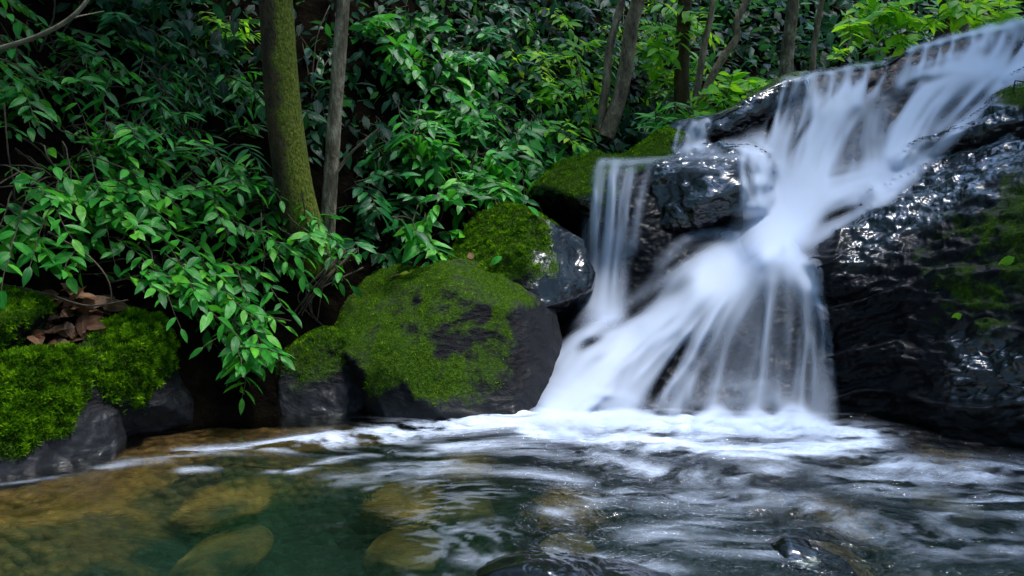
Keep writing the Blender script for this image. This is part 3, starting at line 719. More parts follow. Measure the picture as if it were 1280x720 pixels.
def water_sheet(parent, name, box, strokes, seed, st=1.6, lift=0.035, thick=0.07, gain=1.45, threads=7, gaps=7, tw=(1.2, 3.6), cut=(0.05, 0.0)):
    """a continuous sheet of falling water draped over the rock, its thickness the sum of soft strokes, fine threads and thin dark gaps"""
    r = rs(seed); X0, Y0, X1, Y1 = box
    nx_, ny_ = int((X1 - X0) / st) + 1, int((Y1 - Y0) / st) + 1
    T = np.zeros((ny_, nx_)); Th = np.zeros_like(T)
    for pts, a_, *plain in strokes:
        splat(T, X0, Y0, st, pts, a_, 0.10, 0.10)
        c = catmull(np.array(pts, float), 14); tx, ty = np.gradient(c[:, 0]), np.gradient(c[:, 1]); L = np.hypot(tx, ty) + 1e-6
        tt = np.linspace(0, 1, 14); hwm = c[:, 2].mean()
        for k in range(0 if plain else threads + gaps if hwm > 6 else 2):
            sgn = 1.0 if k < threads else -1.0
            q = c.copy(); o = (r.uniform(-1.15, 1.15) + 0.35 * pn(np.stack([tt * 2.2, 0 * tt + seed + k * 1.9, 0 * tt + r.uniform(0, 50)], 1))) * c[:, 2]
            q[:, 0] += -ty / L * o; q[:, 1] += tx / L * o
            i0 = r.randint(0, 6); i1 = r.randint(9, 15)
            q = q[i0:i1]
            q[:, 2] = np.clip(r.uniform(*tw) * (1 + 0.04 * hwm), 1.2, 8) * np.linspace(0.8, 1.25, len(q))
            splat(Th, X0, Y0, st, q, sgn * a_ * r.uniform(0.15, 0.5), 0.3, 0.35)
    X, Y = np.meshgrid(X0 + st * np.arange(nx_), Y0 + st * np.arange(ny_))
    Tt = np.clip(T + Th * np.clip(T * 2, 0, 1) - cut[0], 0, None)
    al = 1 - np.exp(-gain * Tt ** 1.4)
    al = np.clip(al, 0, 0.96) * sst(1.0, 3.5, np.minimum(np.minimum(X - X0, X1 - X), np.minimum(Y - Y0, Y1 - Y)) / st)
    al = al * (1 - 0.12 * np.clip(pn(np.stack([X / 40, Y / 40, 0 * X + seed], -1)), 0, 1))
    al = al * (1 - sst(505, 545, Y) * np.clip(0.15 + 1.5 * fbm(np.stack([X / 38, Y / 14, 0 * X + 3], -1), 4), 0, 0.85))
    D = Dcas(X, Y)
    dv_ = P(X, Y, 1 + 0 * X) - np.array([0, 0, CAMH])                  # water runs over whatever rock stands in front of the bedrock
    need = al > 0.02
    for bv in SOLID:
        for a_i, b_i in np.argwhere(need[::2, ::2]) * 2:
            h = bv.ray_cast((0, 0, CAMH), dv_[a_i, b_i])
            if h[0] is not None: D[a_i:a_i + 2, b_i:b_i + 2] = np.minimum(D[a_i:a_i + 2, b_i:b_i + 2], h[0].y)
    D = np.minimum(blur(D, 14), D + 0.05)
    D = np.minimum(D, np.where(Y > HZ + 60, (CAMH - 0.015) * F / np.maximum(Y - HZ, 60), 99) + lift)
    D = D - lift - thick * blur(al, 5) - 0.02 * blur(al, 1)
    V = P(X, Y, D).reshape(-1, 3); Fc = gridfaces(nx_, ny_)
    keep_ = al.ravel()[Fc].max(1) > 0.006
    Fc = Fc[keep_]; used = np.unique(Fc); mp = np.zeros(len(V), int); mp[used] = np.arange(len(used))
    return mesh(name, V[used], mp[Fc], M['veil'], parent, {'cover': al.ravel()[used]})


fall = thing('waterfall', P(1000, 290, 5.0), 'broad white cascade pouring from the upper crest down to the middle shelf', 'waterfall')
UP = [   # crest film and lip
    ([(972, 108, 3), (985, 99, 5), (1002, 99, 3), (1022, 92, 5), (1040, 91, 3), (1060, 85, 4), (1085, 81, 3), (1110, 77, 3)], 0.35),
    ([(1130, 66, 3), (1142, 61, 5), (1165, 55, 4), (1185, 49, 6), (1210, 43, 4), (1232, 37, 6), (1255, 33, 5), (1275, 28, 6), (1310, 24, 7)], 0.5),
    # left thin curtain
    ([(982, 100, 4), (972, 130, 5), (962, 165, 8), (952, 190, 10)], 0.5), ([(998, 98, 5), (990, 130, 7), (980, 175, 10), (970, 210, 14)], 0.5),
    ([(1018, 94, 6), (1012, 125, 9), (1000, 175, 14), (985, 225, 18)], 0.6), ([(1040, 92, 6), (1034, 115, 8), (1026, 140, 12)], 0.6), ([(1062, 88, 7), (1056, 112, 9), (1050, 135, 12)], 0.7),
    ([(1085, 84, 6), (1082, 104, 8), (1070, 130, 10)], 0.6), ([(1106, 78, 5), (1100, 98, 6), (1090, 120, 8)], 0.5),
    # white mass left of the dark pocket
    ([(1078, 118, 16), (1052, 142, 24), (1030, 180, 28), (1012, 225, 28), (990, 262, 26)], 1.15), ([(1050, 150, 12), (1030, 190, 16), (1018, 235, 18)], 0.5),
    ([(985, 170, 16), (965, 195, 22), (955, 225, 22), (962, 260, 22)], 0.5), ([(945, 172, 14), (938, 198, 16), (944, 235, 18), (955, 285, 20)], 0.5), ([(900, 180, 6), (930, 184, 10), (955, 205, 14), (968, 245, 16)], 0.45),
    ([(1085, 140, 10), (1080, 175, 12), (1078, 210, 14), (1062, 240, 12)], 0.3), ([(1108, 120, 10), (1094, 160, 12), (1088, 210, 12)], 0.28),
    # right crest curtain
    ([(1140, 62, 5), (1134, 85, 6), (1126, 110, 7)], 0.45), ([(1160, 57, 5), (1153, 78, 6), (1146, 98, 8)], 0.6), ([(1176, 52, 5), (1170, 72, 6), (1162, 92, 8)], 0.5), ([(1194, 48, 5), (1190, 64, 6), (1184, 80, 8)], 0.55),
    ([(1216, 43, 6), (1214, 58, 8), (1206, 74, 10)], 0.5), ([(1240, 38, 8), (1234, 58, 10), (1222, 80, 14)], 0.75), ([(1266, 34, 10), (1256, 62, 12), (1240, 90, 14)], 0.8), ([(1296, 32, 12), (1284, 62, 14), (1264, 95, 16)], 0.9),
    ([(1120, 104, 10), (1150, 92, 12), (1185, 84, 12), (1220, 78, 12)], 0.5),
    # the strong right stream
    ([(1232, 86, 14), (1195, 98, 22), (1160, 130, 26), (1136, 172, 26), (1116, 215, 22), (1098, 238, 18)], 1.2), ([(1160, 112, 12), (1128, 150, 14), (1108, 195, 14)], 0.55),
    ([(1300, 78, 12), (1254, 104, 12), (1212, 142, 13), (1172, 182, 13), (1128, 220, 12)], 0.8), ([(1230, 100, 8), (1205, 130, 10), (1170, 165, 10)], 0.3),
    # the shelf
    ([(1135, 214, 14), (1085, 230, 20), (1030, 250, 22), (985, 275, 24), (950, 302, 24), (915, 335, 24)], 1.15), ([(1120, 236, 8), (1075, 258, 12), (1035, 282, 12), (1005, 305, 12)], 0.45), ([(1012, 225, 26), (985, 255, 26), (962, 290, 26), (950, 325, 24)], 0.7, 1), ([(1000, 270, 20), (990, 300, 22), (990, 330, 18)], 0.6, 1)]
water_sheet(fall, 'water_sheet', (870, 12, 1330, 372), UP, 1, threads=6, gaps=6, tw=(1.6, 4.6))
low_ = thing('waterfall', P(900, 525, 4.2), 'wide lower cascade fanning from the middle shelf into the pool', 'waterfall')
LOW = [
    ([(1000, 272, 18), (965, 290, 22), (930, 312, 24), (885, 345, 24)], 0.7), ([(985, 285, 16), (990, 305, 22), (1000, 330, 20)], 0.6),                                    # feed over the shoulder
    ([(868, 356, 18), (900, 334, 24), (938, 322, 26), (975, 322, 25), (1004, 340, 18), (1016, 366, 12)], 0.75, 1),
    ([(900, 345, 20), (855, 378, 28), (805, 418, 32), (750, 466, 34), (696, 520, 30)], 0.9), ([(850, 395, 20), (800, 410, 24), (750, 440, 26), (708, 485, 24), (684, 522, 20)], 0.6),
    ([(925, 335, 18), (880, 385, 22), (838, 440, 24), (800, 490, 24), (775, 528, 22)], 0.7), ([(760, 470, 22), (725, 500, 22), (700, 524, 20)], 0.5),
    ([(935, 335, 14), (905, 380, 14), (872, 440, 14), (846, 490, 16), (828, 530, 18)], 0.45), ([(868, 450, 10), (852, 490, 12), (842, 530, 14)], 0.3),
    ([(950, 340, 16), (930, 380, 16), (908, 435, 14), (894, 485, 14), (884, 530, 16)], 0.3), ([(960, 345, 26), (945, 400, 34), (940, 460, 40), (935, 530, 44)], 0.26, 1), ([(968, 340, 9), (960, 385, 9), (952, 440, 10), (946, 490, 12), (940, 532, 14)], 0.36),
    ([(986, 338, 8), (986, 385, 8), (980, 440, 9), (976, 490, 10), (972, 532, 12)], 0.3), ([(1000, 342, 9), (1008, 390, 9), (1008, 440, 10), (1004, 490, 11), (1002, 534, 13)], 0.42),
    ([(1010, 342, 9), (1022, 385, 11), (1026, 430, 12), (1027, 485, 13), (1028, 534, 15)], 0.42), ([(1018, 350, 6), (1032, 400, 8), (1036, 460, 9), (1040, 530, 10)], 0.15),
    ([(930, 292, 7), (885, 292, 9), (850, 306, 10), (822, 335, 12)], 0.25), ([(905, 310, 8), (862, 326, 12), (825, 356, 14), (795, 392, 16)], 0.3),
    ([(800, 404, 12), (755, 408, 16), (718, 424, 16), (694, 452, 14)], 0.55), ([(780, 430, 20), (730, 445, 22), (695, 480, 18)], 0.35),
    # spray and boiling foam at the foot
    ([(640, 528, 5), (690, 520, 9), (740, 524, 8), (790, 520, 10), (840, 530, 9), (880, 526, 12), (930, 532, 10), (975, 528, 12), (1020, 534, 9), (1060, 538, 6)], 0.6), ([(680, 505, 20), (740, 508, 20), (800, 518, 18)], 0.35),
    ([(868, 536, 8), (884, 520, 11), (903, 515, 10), (920, 530, 9)], 0.7), ([(925, 536, 9), (945, 522, 12), (968, 530, 10), (988, 518, 13), (1010, 526, 11), (1034, 538, 8)], 0.7), ([(870, 505, 24), (940, 498, 26), (1000, 502, 24)], 0.2),
    ([(840, 548, 5), (880, 544, 7), (905, 552, 6)], 0.35), ([(950, 546, 7), (990, 552, 8), (1030, 546, 6)], 0.35), ([(700, 534, 6), (735, 540, 5), (770, 534, 6)], 0.4), ([(560, 536, 3), (600, 532, 5), (645, 534, 6)], 0.35)]
water_sheet(low_, 'water_sheet', (520, 262, 1110, 574), LOW, 2, threads=6, gaps=8, tw=(1.9, 5.0))
side_ = thing('waterfall', P(750, 405, 4.7), 'slim veil of water dropping from the left ledge beside the mossy ramp', 'waterfall')
SIDE = [([(752, 202, 5), (746, 216, 7), (742, 250, 9), (738, 320, 12), (735, 405, 16)], 0.42), ([(770, 206, 8), (764, 225, 11), (760, 280, 13), (755, 345, 15), (752, 410, 18)], 0.6),
        ([(790, 208, 8), (786, 228, 9), (779, 280, 11), (773, 345, 13), (770, 410, 16)], 0.45), ([(812, 206, 6), (806, 228, 7), (798, 262, 8), (790, 320, 9)], 0.28),
        ([(955, 200, 9), (905, 194, 8), (855, 196, 6), (810, 202, 6), (772, 204, 6), (748, 200, 5)], 0.38), ([(925, 212, 8), (880, 210, 8), (838, 213, 6)], 0.2), ([(945, 225, 12), (930, 250, 12), (915, 285, 12)], 0.15)]
water_sheet(side_, 'water_sheet', (712, 176, 990, 430), SIDE, 3, lift=0.05, threads=6)
tr_ = thing('waterfall', P(870, 185, 5.8), 'tiny trickle spilling over the dark lip left of the crest', 'waterfall')
water_sheet(tr_, 'water_sheet', (826, 140, 912, 206), [([(884, 151, 5), (879, 162, 7), (874, 186, 8)], 0.9), ([(868, 152, 4), (862, 166, 6), (858, 188, 7)], 0.6), ([(850, 157, 3), (846, 170, 4), (843, 186, 5)], 0.35), ([(840, 190, 6), (870, 190, 8), (900, 186, 7)], 0.3)], 4, st=1.2, lift=0.05)

# ------------------------------------------------------------------ plants
def leaf_template(w=0.17, nst=6, fold=0.22, curl=0.22, prof=0.85):
    t = np.linspace(0, 1, nst); hw = w * np.sin(np.pi * t ** prof) ** 0.9 + 0.004
    hw[-1] = 0.002
    V, UV = [], []
    for k in range(nst):
        zc = -curl * t[k] ** 2
        for s in (-1, 0, 1):
            V.append((s * hw[k], t[k], zc + fold * abs(s) * hw[k])); UV.append((0.5 + 0.5 * s, t[k]))
    Fq = []
    for k in range(nst - 1):
        a = k * 3
        Fq += [(a, a + 1, a + 4, a + 3), (a + 1, a + 2, a + 5, a + 4)]
    return np.array(V), np.array(Fq), np.array(UV)


LANCE = leaf_template(0.175, 6, 0.2, 0.22)
NARROW = leaf_template(0.09, 6, 0.2, 0.3)
BROAD = leaf_template(0.24, 6, 0.18, 0.2, 0.75)
FAR = leaf_template(0.2, 4, 0.2, 0.2)


def unit(v): return v / (np.linalg.norm(v, axis=-1, keepdims=True) + 1e-9)


def leaves(name, pos, dr, up, size, tint, matl, parent, tpl=LANCE):
    T, Fq, UV = tpl; n = len(pos)
    d = unit(np.asarray(dr)); x = unit(np.cross(d, up)); nn = np.cross(x, d)
    V = pos[:, None] + size[:, None, None] * (T[None, :, 0:1] * x[:, None] + T[None, :, 1:2] * d[:, None] + T[None, :, 2:3] * nn[:, None])
    Fc = (Fq[None] + (np.arange(n) * len(T))[:, None, None]).reshape(-1, 4)
    return mesh(name, V.reshape(-1, 3), Fc, matl, parent, {'tint': np.repeat(tint, len(T))}, np.tile(UV, (n, 1)))


def tube(paths, rad0, rad1, ns=5):
    """tubes along paths -> V, F"""
    Vs, Fs, o = [], [], 0
    for p, r0, r1 in zip(paths, rad0, rad1):
        p = np.asarray(p, float); m = len(p); t = unit(np.gradient(p, axis=0))
        a = unit(np.cross(t, np.array([0.3, 0.9, 0.2]))); b = np.cross(t, a)
        r = np.linspace(r0, r1, m)[:, None, None]; an = np.linspace(0, 2 * np.pi, ns, endpoint=False)[None, :, None]
        Vs.append((p[:, None] + r * (np.cos(an) * a[:, None] + np.sin(an) * b[:, None])).reshape(-1, 3))
        for k in range(m - 1):
            for j in range(ns):
                Fs.append((o + k * ns + j, o + k * ns + (j + 1) % ns, o + (k + 1) * ns + (j + 1) % ns, o + (k + 1) * ns + j))
        o += m * ns
    return np.concatenate(Vs), np.array(Fs)


def plant(name, label, cat, ell, nspray, L, dirv, seed, matl='leaf', tpl=LANCE, off=(0.08, 0.45), slen=(0.3, 0.55), droop=0.34, npl=11, D=None,
          tint=(0.45, 0.22), group=None, root=None, spread=0.45, stem=True, upw=0.8):
    """a shrub: arching sprays of leaves that spring from the bank inside an ellipse (cx, cy, rx, ry in photo pixels, sitting on the hillside)"""
    r = rs(seed); cx, cy, rx, ry = ell
    pos, dr, up, sz, ti, paths = [], [], [], [], [], []
    rp = root if root is not None else (cx - 0.2 * rx, cy + 0.5 * ry)
    Dr = (D + 0.25) if D is not None else dhill(*rp)
    base = P(rp[0], rp[1], Dr) + np.array([0, 0.03, -0.03])
    for k in range(nspray):
        a = r.uniform(0, 2 * np.pi); q = np.sqrt(r.uniform(0, 1))
        sx, sy = cx + rx * q * np.cos(a), cy + ry * q * np.sin(a)
        dd = D + r.uniform(-0.3, 0.3) if D is not None else dhill(sx, sy) - r.uniform(*off)
        s = P(sx, sy, dd)
        d = unit(np.array(dirv) + r.normal(size=3) * spread)
        ln = r.uniform(*slen)
        s = s - d * ln * 0.5
        t = np.linspace(0, 1, 9)[:, None]
        cur = s + d * ln * t + np.array([0, 0, -1.0]) * droop * ln * t ** 2
        cur += 0.02 * pn(np.concatenate([t * 3, 0 * t + k, 0 * t + seed], 1))[:, None]
        mid = (base + s) / 2 + r.normal(size=3) * 0.05 + np.array([0, 0, 0.06])
        b = catmull(np.array([base, mid, s]), 7)
        paths.append(np.concatenate([b[:-1], cur]))
        n = int(npl * r.uniform(0.8, 1.25)); tang = unit(np.gradient(cur, axis=0))
        st_ = r.uniform(-0.12, 0.12)
        for j in range(n):
            f = 0.12 + 0.88 * (j + 1) / n
            i0 = min(int(f * 8), 7); w = f * 8 - i0
            p0 = cur[i0] * (1 - w) + cur[i0 + 1] * w; tg = tang[i0]
            sd = unit(np.cross(tg, np.array([0, 0, 1.0])) + 1e-6)
            if j == n - 1: ld = tg
            else: ld = tg * 0.55 + sd * (0.9 if j % 2 else -0.9) + np.array([0, 0, -0.16])
            ld = unit(ld + r.normal(size=3) * 0.18)
            pos.append(p0); dr.append(ld)
            up.append(np.array([0.1, -0.35, upw]) + r.normal(size=3) * 0.28)
            sz.append(L * r.uniform(0.7, 1.2) * (0.75 + 0.35 * np.sin(np.pi * min(f, 0.95))))
            ti.append(np.clip(r.normal(tint[0], tint[1]) + st_ + 0.15 * f, 0, 1))
    th = thing(name, base, label, cat, group)
    if stem:
        Vt, Ft = tube(paths, [0.006] * len(paths), [0.002] * len(paths), 4)
        mesh('stem', Vt, Ft, M['stem'], th)
    leaves('foliage', np.array(pos), np.array(dr), np.array(up), np.array(sz), np.array(ti), M[matl], th, tpl)
    return th


DR = (0.72, -0.40, -0.18)          # the left bank's sprays lean out over the water, to the right
SH = [  # label, ellipse, sprays, kwargs
    ('dark shrub with narrow drooping leaves in the top left corner', (55, 45, 110, 80), 26, dict(matl='leaf', tint=(0.32, 0.2))),
    ('dense shrub under the bare pale branch at the upper left', (90, 130, 110, 70), 26, dict(matl='leaf', tint=(0.4, 0.22))),
    ('shrub with long streaming leaves left of the thick mossy trunk, near the top', (215, 60, 90, 80), 26, dict(matl='leaf_dark', tpl=NARROW)),
    ('shrub arching towards the thick mossy trunk at its middle height', (250, 150, 85, 75), 34, dict(matl='leaf', tpl=NARROW, L=0.13)),
    ('bright leaved shrub spilling below the left dark hollow', (110, 215, 100, 55), 24, dict(matl='leaf', tint=(0.6, 0.22))),
    ('layered shrub in the middle of the left bank', (195, 240, 80, 60), 24, dict(matl='leaf', tint=(0.6, 0.2), tpl=BROAD, L=0.095)),
    ('shrub crowding the foot of the thick mossy trunk', (305, 245, 50, 40), 16, dict(matl='leaf')),
    ('shrub with broad shiny leaves above the leaf litter', (70, 275, 70, 28), 9, dict(matl='leaf', tpl=BROAD, tint=(0.6, 0.2))),
    ('bright shrub hanging over the moss capped left rock', (215, 325, 70, 35), 18, dict(matl='leaf', tint=(0.65, 0.2))),
    ('leafy shrub below the thin pale trunk', (365, 292, 55, 36), 20, dict(matl='leaf', tint=(0.6, 0.22))),
    ('shrub trailing down the dark bank above the low mossy stone', (280, 362, 70, 40), 14, dict(matl='leaf', tint=(0.6, 0.2))),
    ('small seedling dangling just above the water on the left bank', (312, 450, 25, 26), 5, dict(matl='leaf', tint=(0.65, 0.2), slen=(0.2, 0.35))),
    ('shrub whose leaves cross in front of the mossy trunk near the top', (290, 25, 50, 25), 7, dict(matl='leaf_bright', tpl=NARROW, L=0.17)),
]
for i, (lab, ell, n, kw) in enumerate(SH):
    kw = dict(kw); L_ = kw.pop('L', 0.108)
    plant('shrub', lab, 'shrub', ell, n, L_, DR, 200 + i, **kw)
DC = (0.25, -0.6, -0.05)
SC = [
    ('glossy dark shrub high on the bank right of the thin pale trunk', (520, 45, 60, 50), 24, dict(matl='leaf', tpl=BROAD)),
    ('dense glossy bush under the yellow green leaves at top centre', (590, 110, 60, 45), 18, dict(matl='leaf', tpl=BROAD, tint=(0.45, 0.25))),
    ('large leafy bush in the centre of the bank', (570, 180, 75, 50), 30, dict(matl='leaf', tint=(0.5, 0.25))),
    ('leafy bush directly above the mossy ramp', (680, 185, 65, 45), 22, dict(matl='leaf', tpl=BROAD, tint=(0.55, 0.25))),
    ('pale leaved sprig hanging in front of the dark bank above the second boulder', (600, 225, 45, 30), 12, dict(matl='leaf', tint=(0.6, 0.2))),
    ('dark shrub right beside the foot of the thin pale trunk', (482, 205, 40, 55), 16, dict(matl='leaf_dark', off=(0.1, 0.35))),
    ('low dark shrub behind the top of the biggest boulder', (485, 285, 45, 25), 8, dict(matl='leaf_dark', off=(0.0, 0.2))),
    ('small upright seedling rising behind the biggest boulder', (545, 285, 35, 22), 7, dict(matl='leaf', tint=(0.6, 0.2), slen=(0.2, 0.35))),
    ('bush with yellow green sunlit leaves at top centre', (690, 60, 50, 55), 24, dict(matl='leaf_bright', tint=(0.6, 0.22))),
    ('bright bush left of the twin brown trunks', (715, 120, 45, 45), 20, dict(matl='leaf_bright', tint=(0.4, 0.22))),
    ('dark bush at the top of the bank between pale trunk and sunlit leaves', (620, 30, 50, 40), 18, dict(matl='leaf_dark')),
    ('feathery bush behind the twin brown trunks', (795, 70, 50, 70), 22, dict(matl='leaf_bright', tpl=NARROW, tint=(0.3, 0.2))),
    ('dark bush filling the gap behind the mossy trunk', (395, 100, 40, 80), 12, dict(matl='leaf_dark', tint=(0.2, 0.15), off=(0.0, 0.15))),
]
for i, (lab, ell, n, kw) in enumerate(SC):
    kw = dict(kw); kw.setdefault('off', (0.35, 0.8))
    plant('shrub', lab, 'shrub', ell, n, 0.135, DC, 300 + i, **kw)
SRt = [
    ('bright green bush between the crooked stem and the upper crest', (925, 118, 48, 30), 20, dict(matl='leaf_bright', D=7.2, tint=(0.6, 0.2), tpl=BROAD)),
    ('low yellow green bush beside the tiny trickle', (900, 148, 30, 18), 9, dict(matl='leaf_bright', D=7.0, tint=(0.7, 0.2), tpl=BROAD)),
    ('fern like bush just above the dark lip of the trickle', (835, 145, 35, 25), 14, dict(matl='leaf', D=7.0, tpl=NARROW, tint=(0.55, 0.2))),
    ('sunlit leafy sapling left of the slender stems', (845, 55, 42, 60), 24, dict(matl='leaf_bright', D=7.6, tint=(0.5, 0.2))),
    ('tiny bright sprout standing on the crest', (1050, 66, 14, 7), 3, dict(matl='leaf_bright', D=6.9, tint=(0.8, 0.1), slen=(0.1, 0.18), tpl=BROAD)),
    ('lime green bush hanging behind the crest at upper right', (1110, 30, 50, 34), 26, dict(matl='leaf_bright', D=9.0, tint=(0.7, 0.2), tpl=BROAD)),
    ('lime green bush at the far top right corner', (1220, 12, 45, 18), 16, dict(matl='leaf_bright', D=8.6, tint=(0.75, 0.2), tpl=BROAD)),
    ('dark fern tuft on top of the right rock outcrop', (1285, 120, 22, 30), 10, dict(matl='leaf', D=5.2, tpl=NARROW, tint=(0.5, 0.2), slen=(0.15, 0.3))),
]
for i, (lab, ell, n, kw) in enumerate(SRt):
    kw = dict(kw); big = 0.09 if 'fern tuft' in lab or 'sprout' in lab else 0.17
    plant('shrub', lab, 'shrub', ell, n, big, (0.1, -0.4, 0.1), 400 + i, **kw)

# the wood behind: one mass nobody could count
r = rs(5); n = 24000
px = r.uniform(-150, 1420, n); py = r.uniform(-120, 215, n)
Dd = np.array([min(dhill(a, b), 17) for a, b in zip(px, py)]) - r.uniform(0.0, 0.4, n)
keep = (py < crest(np.clip(px, 640, 1400)) + 10) | (px < 760)
far = keep & (Dd > 4.9) & (r.uniform(size=n) < np.where(py < 40, 1.0, 1.0) * np.interp(px, [0, 230, 300, 480, 560], [1.0, 0.9, 0.15, 0.2, 1.0]))
p = P(px[far], py[far], Dd[far])
qx, qy = r.uniform(-1500, -70, 3500), r.uniform(-200, 380, 3500)             # the same undergrowth goes on along the bank to the left
p = np.concatenate([p, P(qx, qy, np.array([dhill(a, b) for a, b in zip(qx, qy)]) - r.uniform(0, 0.35, 3500))]); k = len(p)
cl = fbm(p * 1.3, 3)
p = p + r.normal(size=(k, 3)) * 0.1
d = r.normal(size=(k, 3)) * 0.5 + np.array([0.1, -0.7, -0.35])
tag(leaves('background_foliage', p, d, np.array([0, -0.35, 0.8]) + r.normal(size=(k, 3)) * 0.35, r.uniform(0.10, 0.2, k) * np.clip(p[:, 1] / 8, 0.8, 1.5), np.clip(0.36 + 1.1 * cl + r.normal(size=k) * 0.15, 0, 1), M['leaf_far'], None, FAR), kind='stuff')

# unseen forest roof added for shade, its gap over the stream shaped for light
r = rs(17); n = 42000
az = r.uniform(0, 2 * np.pi, n); el = np.arcsin(r.uniform(-0.06, 1.0, n)); R_ = r.uniform(8.5, 12.5, n)
p = np.stack([np.cos(el) * np.sin(az), np.cos(el) * np.cos(az), np.sin(el)], 1) * R_[:, None] + np.array([0.5, 3.5, 0])
gap = ((p[:, 0] - 0.9 - 0.18 * np.maximum(p[:, 1], 0)) / 2.5) ** 2 + (np.maximum(p[:, 1] - 3.5, 0) / 13.0) ** 2 + (np.minimum(p[:, 1] - 3.5, 0) / 4.2) ** 2 + 1.1 * fbm(p * 0.55, 3)
k_ = (gap > 1.0) & ((p[:, 2] > CAMH + 0.40 * np.maximum(p[:, 1], 0)) | (np.abs(p[:, 0]) > 0.9 * p[:, 1] + 1.5)) & ((fbm(p * 0.5 + 40, 3) > -0.16) | (p[:, 2] < 5))
p = p[k_]; k = len(p)
tag(leaves('unseen_shade_canopy', p, r.normal(size=(k, 3)) + np.array([0, 0, -0.6]), np.array([0, 0, 1.0]) + r.normal(size=(k, 3)) * 0.5, r.uniform(0.35, 0.65, k), r.uniform(0.1, 0.8, k), M['leaf_dark'], None, FAR), kind='stuff')

# dead leaves on the left bank
r = rs(9); n = 110
px = np.clip(r.normal(95, 32, n), 38, 165); py = r.normal(400, 22, n)
Dd = np.minimum(np.array([dhill(a, b) for a, b in zip(px, py)]) - r.uniform(0.03, 0.12, n), 3.8)
p = P(px, py, Dd)
tag(leaves('leaf_litter', p, r.normal(size=(n, 3)) * np.array([1, 0.7, 0.35]), np.array([0, -0.5, 0.8]) + r.normal(size=(n, 3)) * 0.4, r.uniform(0.07, 0.14, n), r.uniform(0.1, 0.9, n), M['dead'], None, BROAD), kind='stuff')
# single fallen leaves
for i, (x, y, D, s, mt_, lab) in enumerate([
    (1205, 393, 3.62, 0.06, 'leaf_bright', 'small green leaf stuck on the dark outcrop above the glinting patch'),
    (1268, 322, 3.66, 0.07, 'leaf_bright', 'pale green leaf lying on the moss at the right edge'),
    (488, 350, 3.98, 0.06, 'dead', 'brown fallen leaf near the left shoulder of the biggest boulder'),
    (512, 343, 4.0, 0.05, 'leaf_yellow', 'yellowish fallen leaf on top of the biggest boulder'),
    (592, 326, 4.15, 0.07, 'dead', 'curled tan leaf on the crest of the biggest boulder'),
    (628, 322, 4.35, 0.08, 'leaf', 'green leaf lodged between the two largest mossy boulders'),
    (672, 272, 4.62, 0.08, 'leaf', 'green leaf resting on the top of the boulder behind')]):
    hit = [h for h in (bv.ray_cast((0, 0, CAMH), P(x, y, 1) - np.array([0, 0, CAMH])) for bv in ROCKS) if h[0] is not None]
    hit = min(hit, key=lambda h: h[0].y) if hit else None
    L0 = np.array(hit[0]) + 0.014 * np.array(hit[1]) if hit else P(x, y, D); n0 = np.array(hit[1]) if hit else np.array([0, -0.5, 0.9])
    o = thing('fallen_leaf', L0, lab, 'leaf')
    rr = rs(i); leaves('blade', L0[None], unit(np.cross(n0, [rr.uniform(-1, 1), rr.uniform(-1, 1), 0.5]))[None], n0[None], np.array([s * 1.2]), np.array([0.75]), M[mt_], o, BROAD)
    Vt, Ft = tube([np.array([L0, L0 + 0.015 * n0])], [0.0012], [0.0008], 4)
    mesh('stalk', Vt, Ft, M['stem'], o)

# ------------------------------------------------------------------ trees
def trunk_mesh(name, path, r0, r1, matl, parent, moss=0.0, ns=20, bump=0.12, seed=0, nseg=70):
    p = catmull(np.array(path, float), nseg); t = unit(np.gradient(p, axis=0))
    a = unit(np.cross(t, np.array([0.0, 1.0, 0.0]))); b = np.cross(t, a)
    an = np.linspace(0, 2 * np.pi, ns, endpoint=False)
    rad = np.linspace(r0, r1, nseg)[:, None] * np.ones((1, ns))
    base_flare = 1 + 0.18 * np.exp(-np.linspace(0, 9, nseg))[:, None]
    q = np.stack([np.cos(an)[None] * 1.3 + 0 * rad, np.sin(an)[None] * 1.3 + 0 * rad, (np.linspace(0, 1, nseg) * 5)[:, None] + 0 * rad], -1)
    rad = rad * base_flare * (1 + bump * fbm(q + seed * 7, 4))
    V = (p[:, None] + rad[..., None] * (np.cos(an)[None, :, None] * a[:, None] + np.sin(an)[None, :, None] * b[:, None])).reshape(-1, 3)
    Fs = []
    for k in range(nseg - 1):
        for j in range(ns): Fs.append((k * ns + j, k * ns + (j + 1) % ns, (k + 1) * ns + (j + 1) % ns, (k + 1) * ns + j))
    mo = moss * (0.55 - 0.5 * np.cos(an - 0.3))[None] * np.ones((nseg, 1))
    return mesh(name, V, np.array(Fs), matl, parent, {'moss': mo.ravel()})


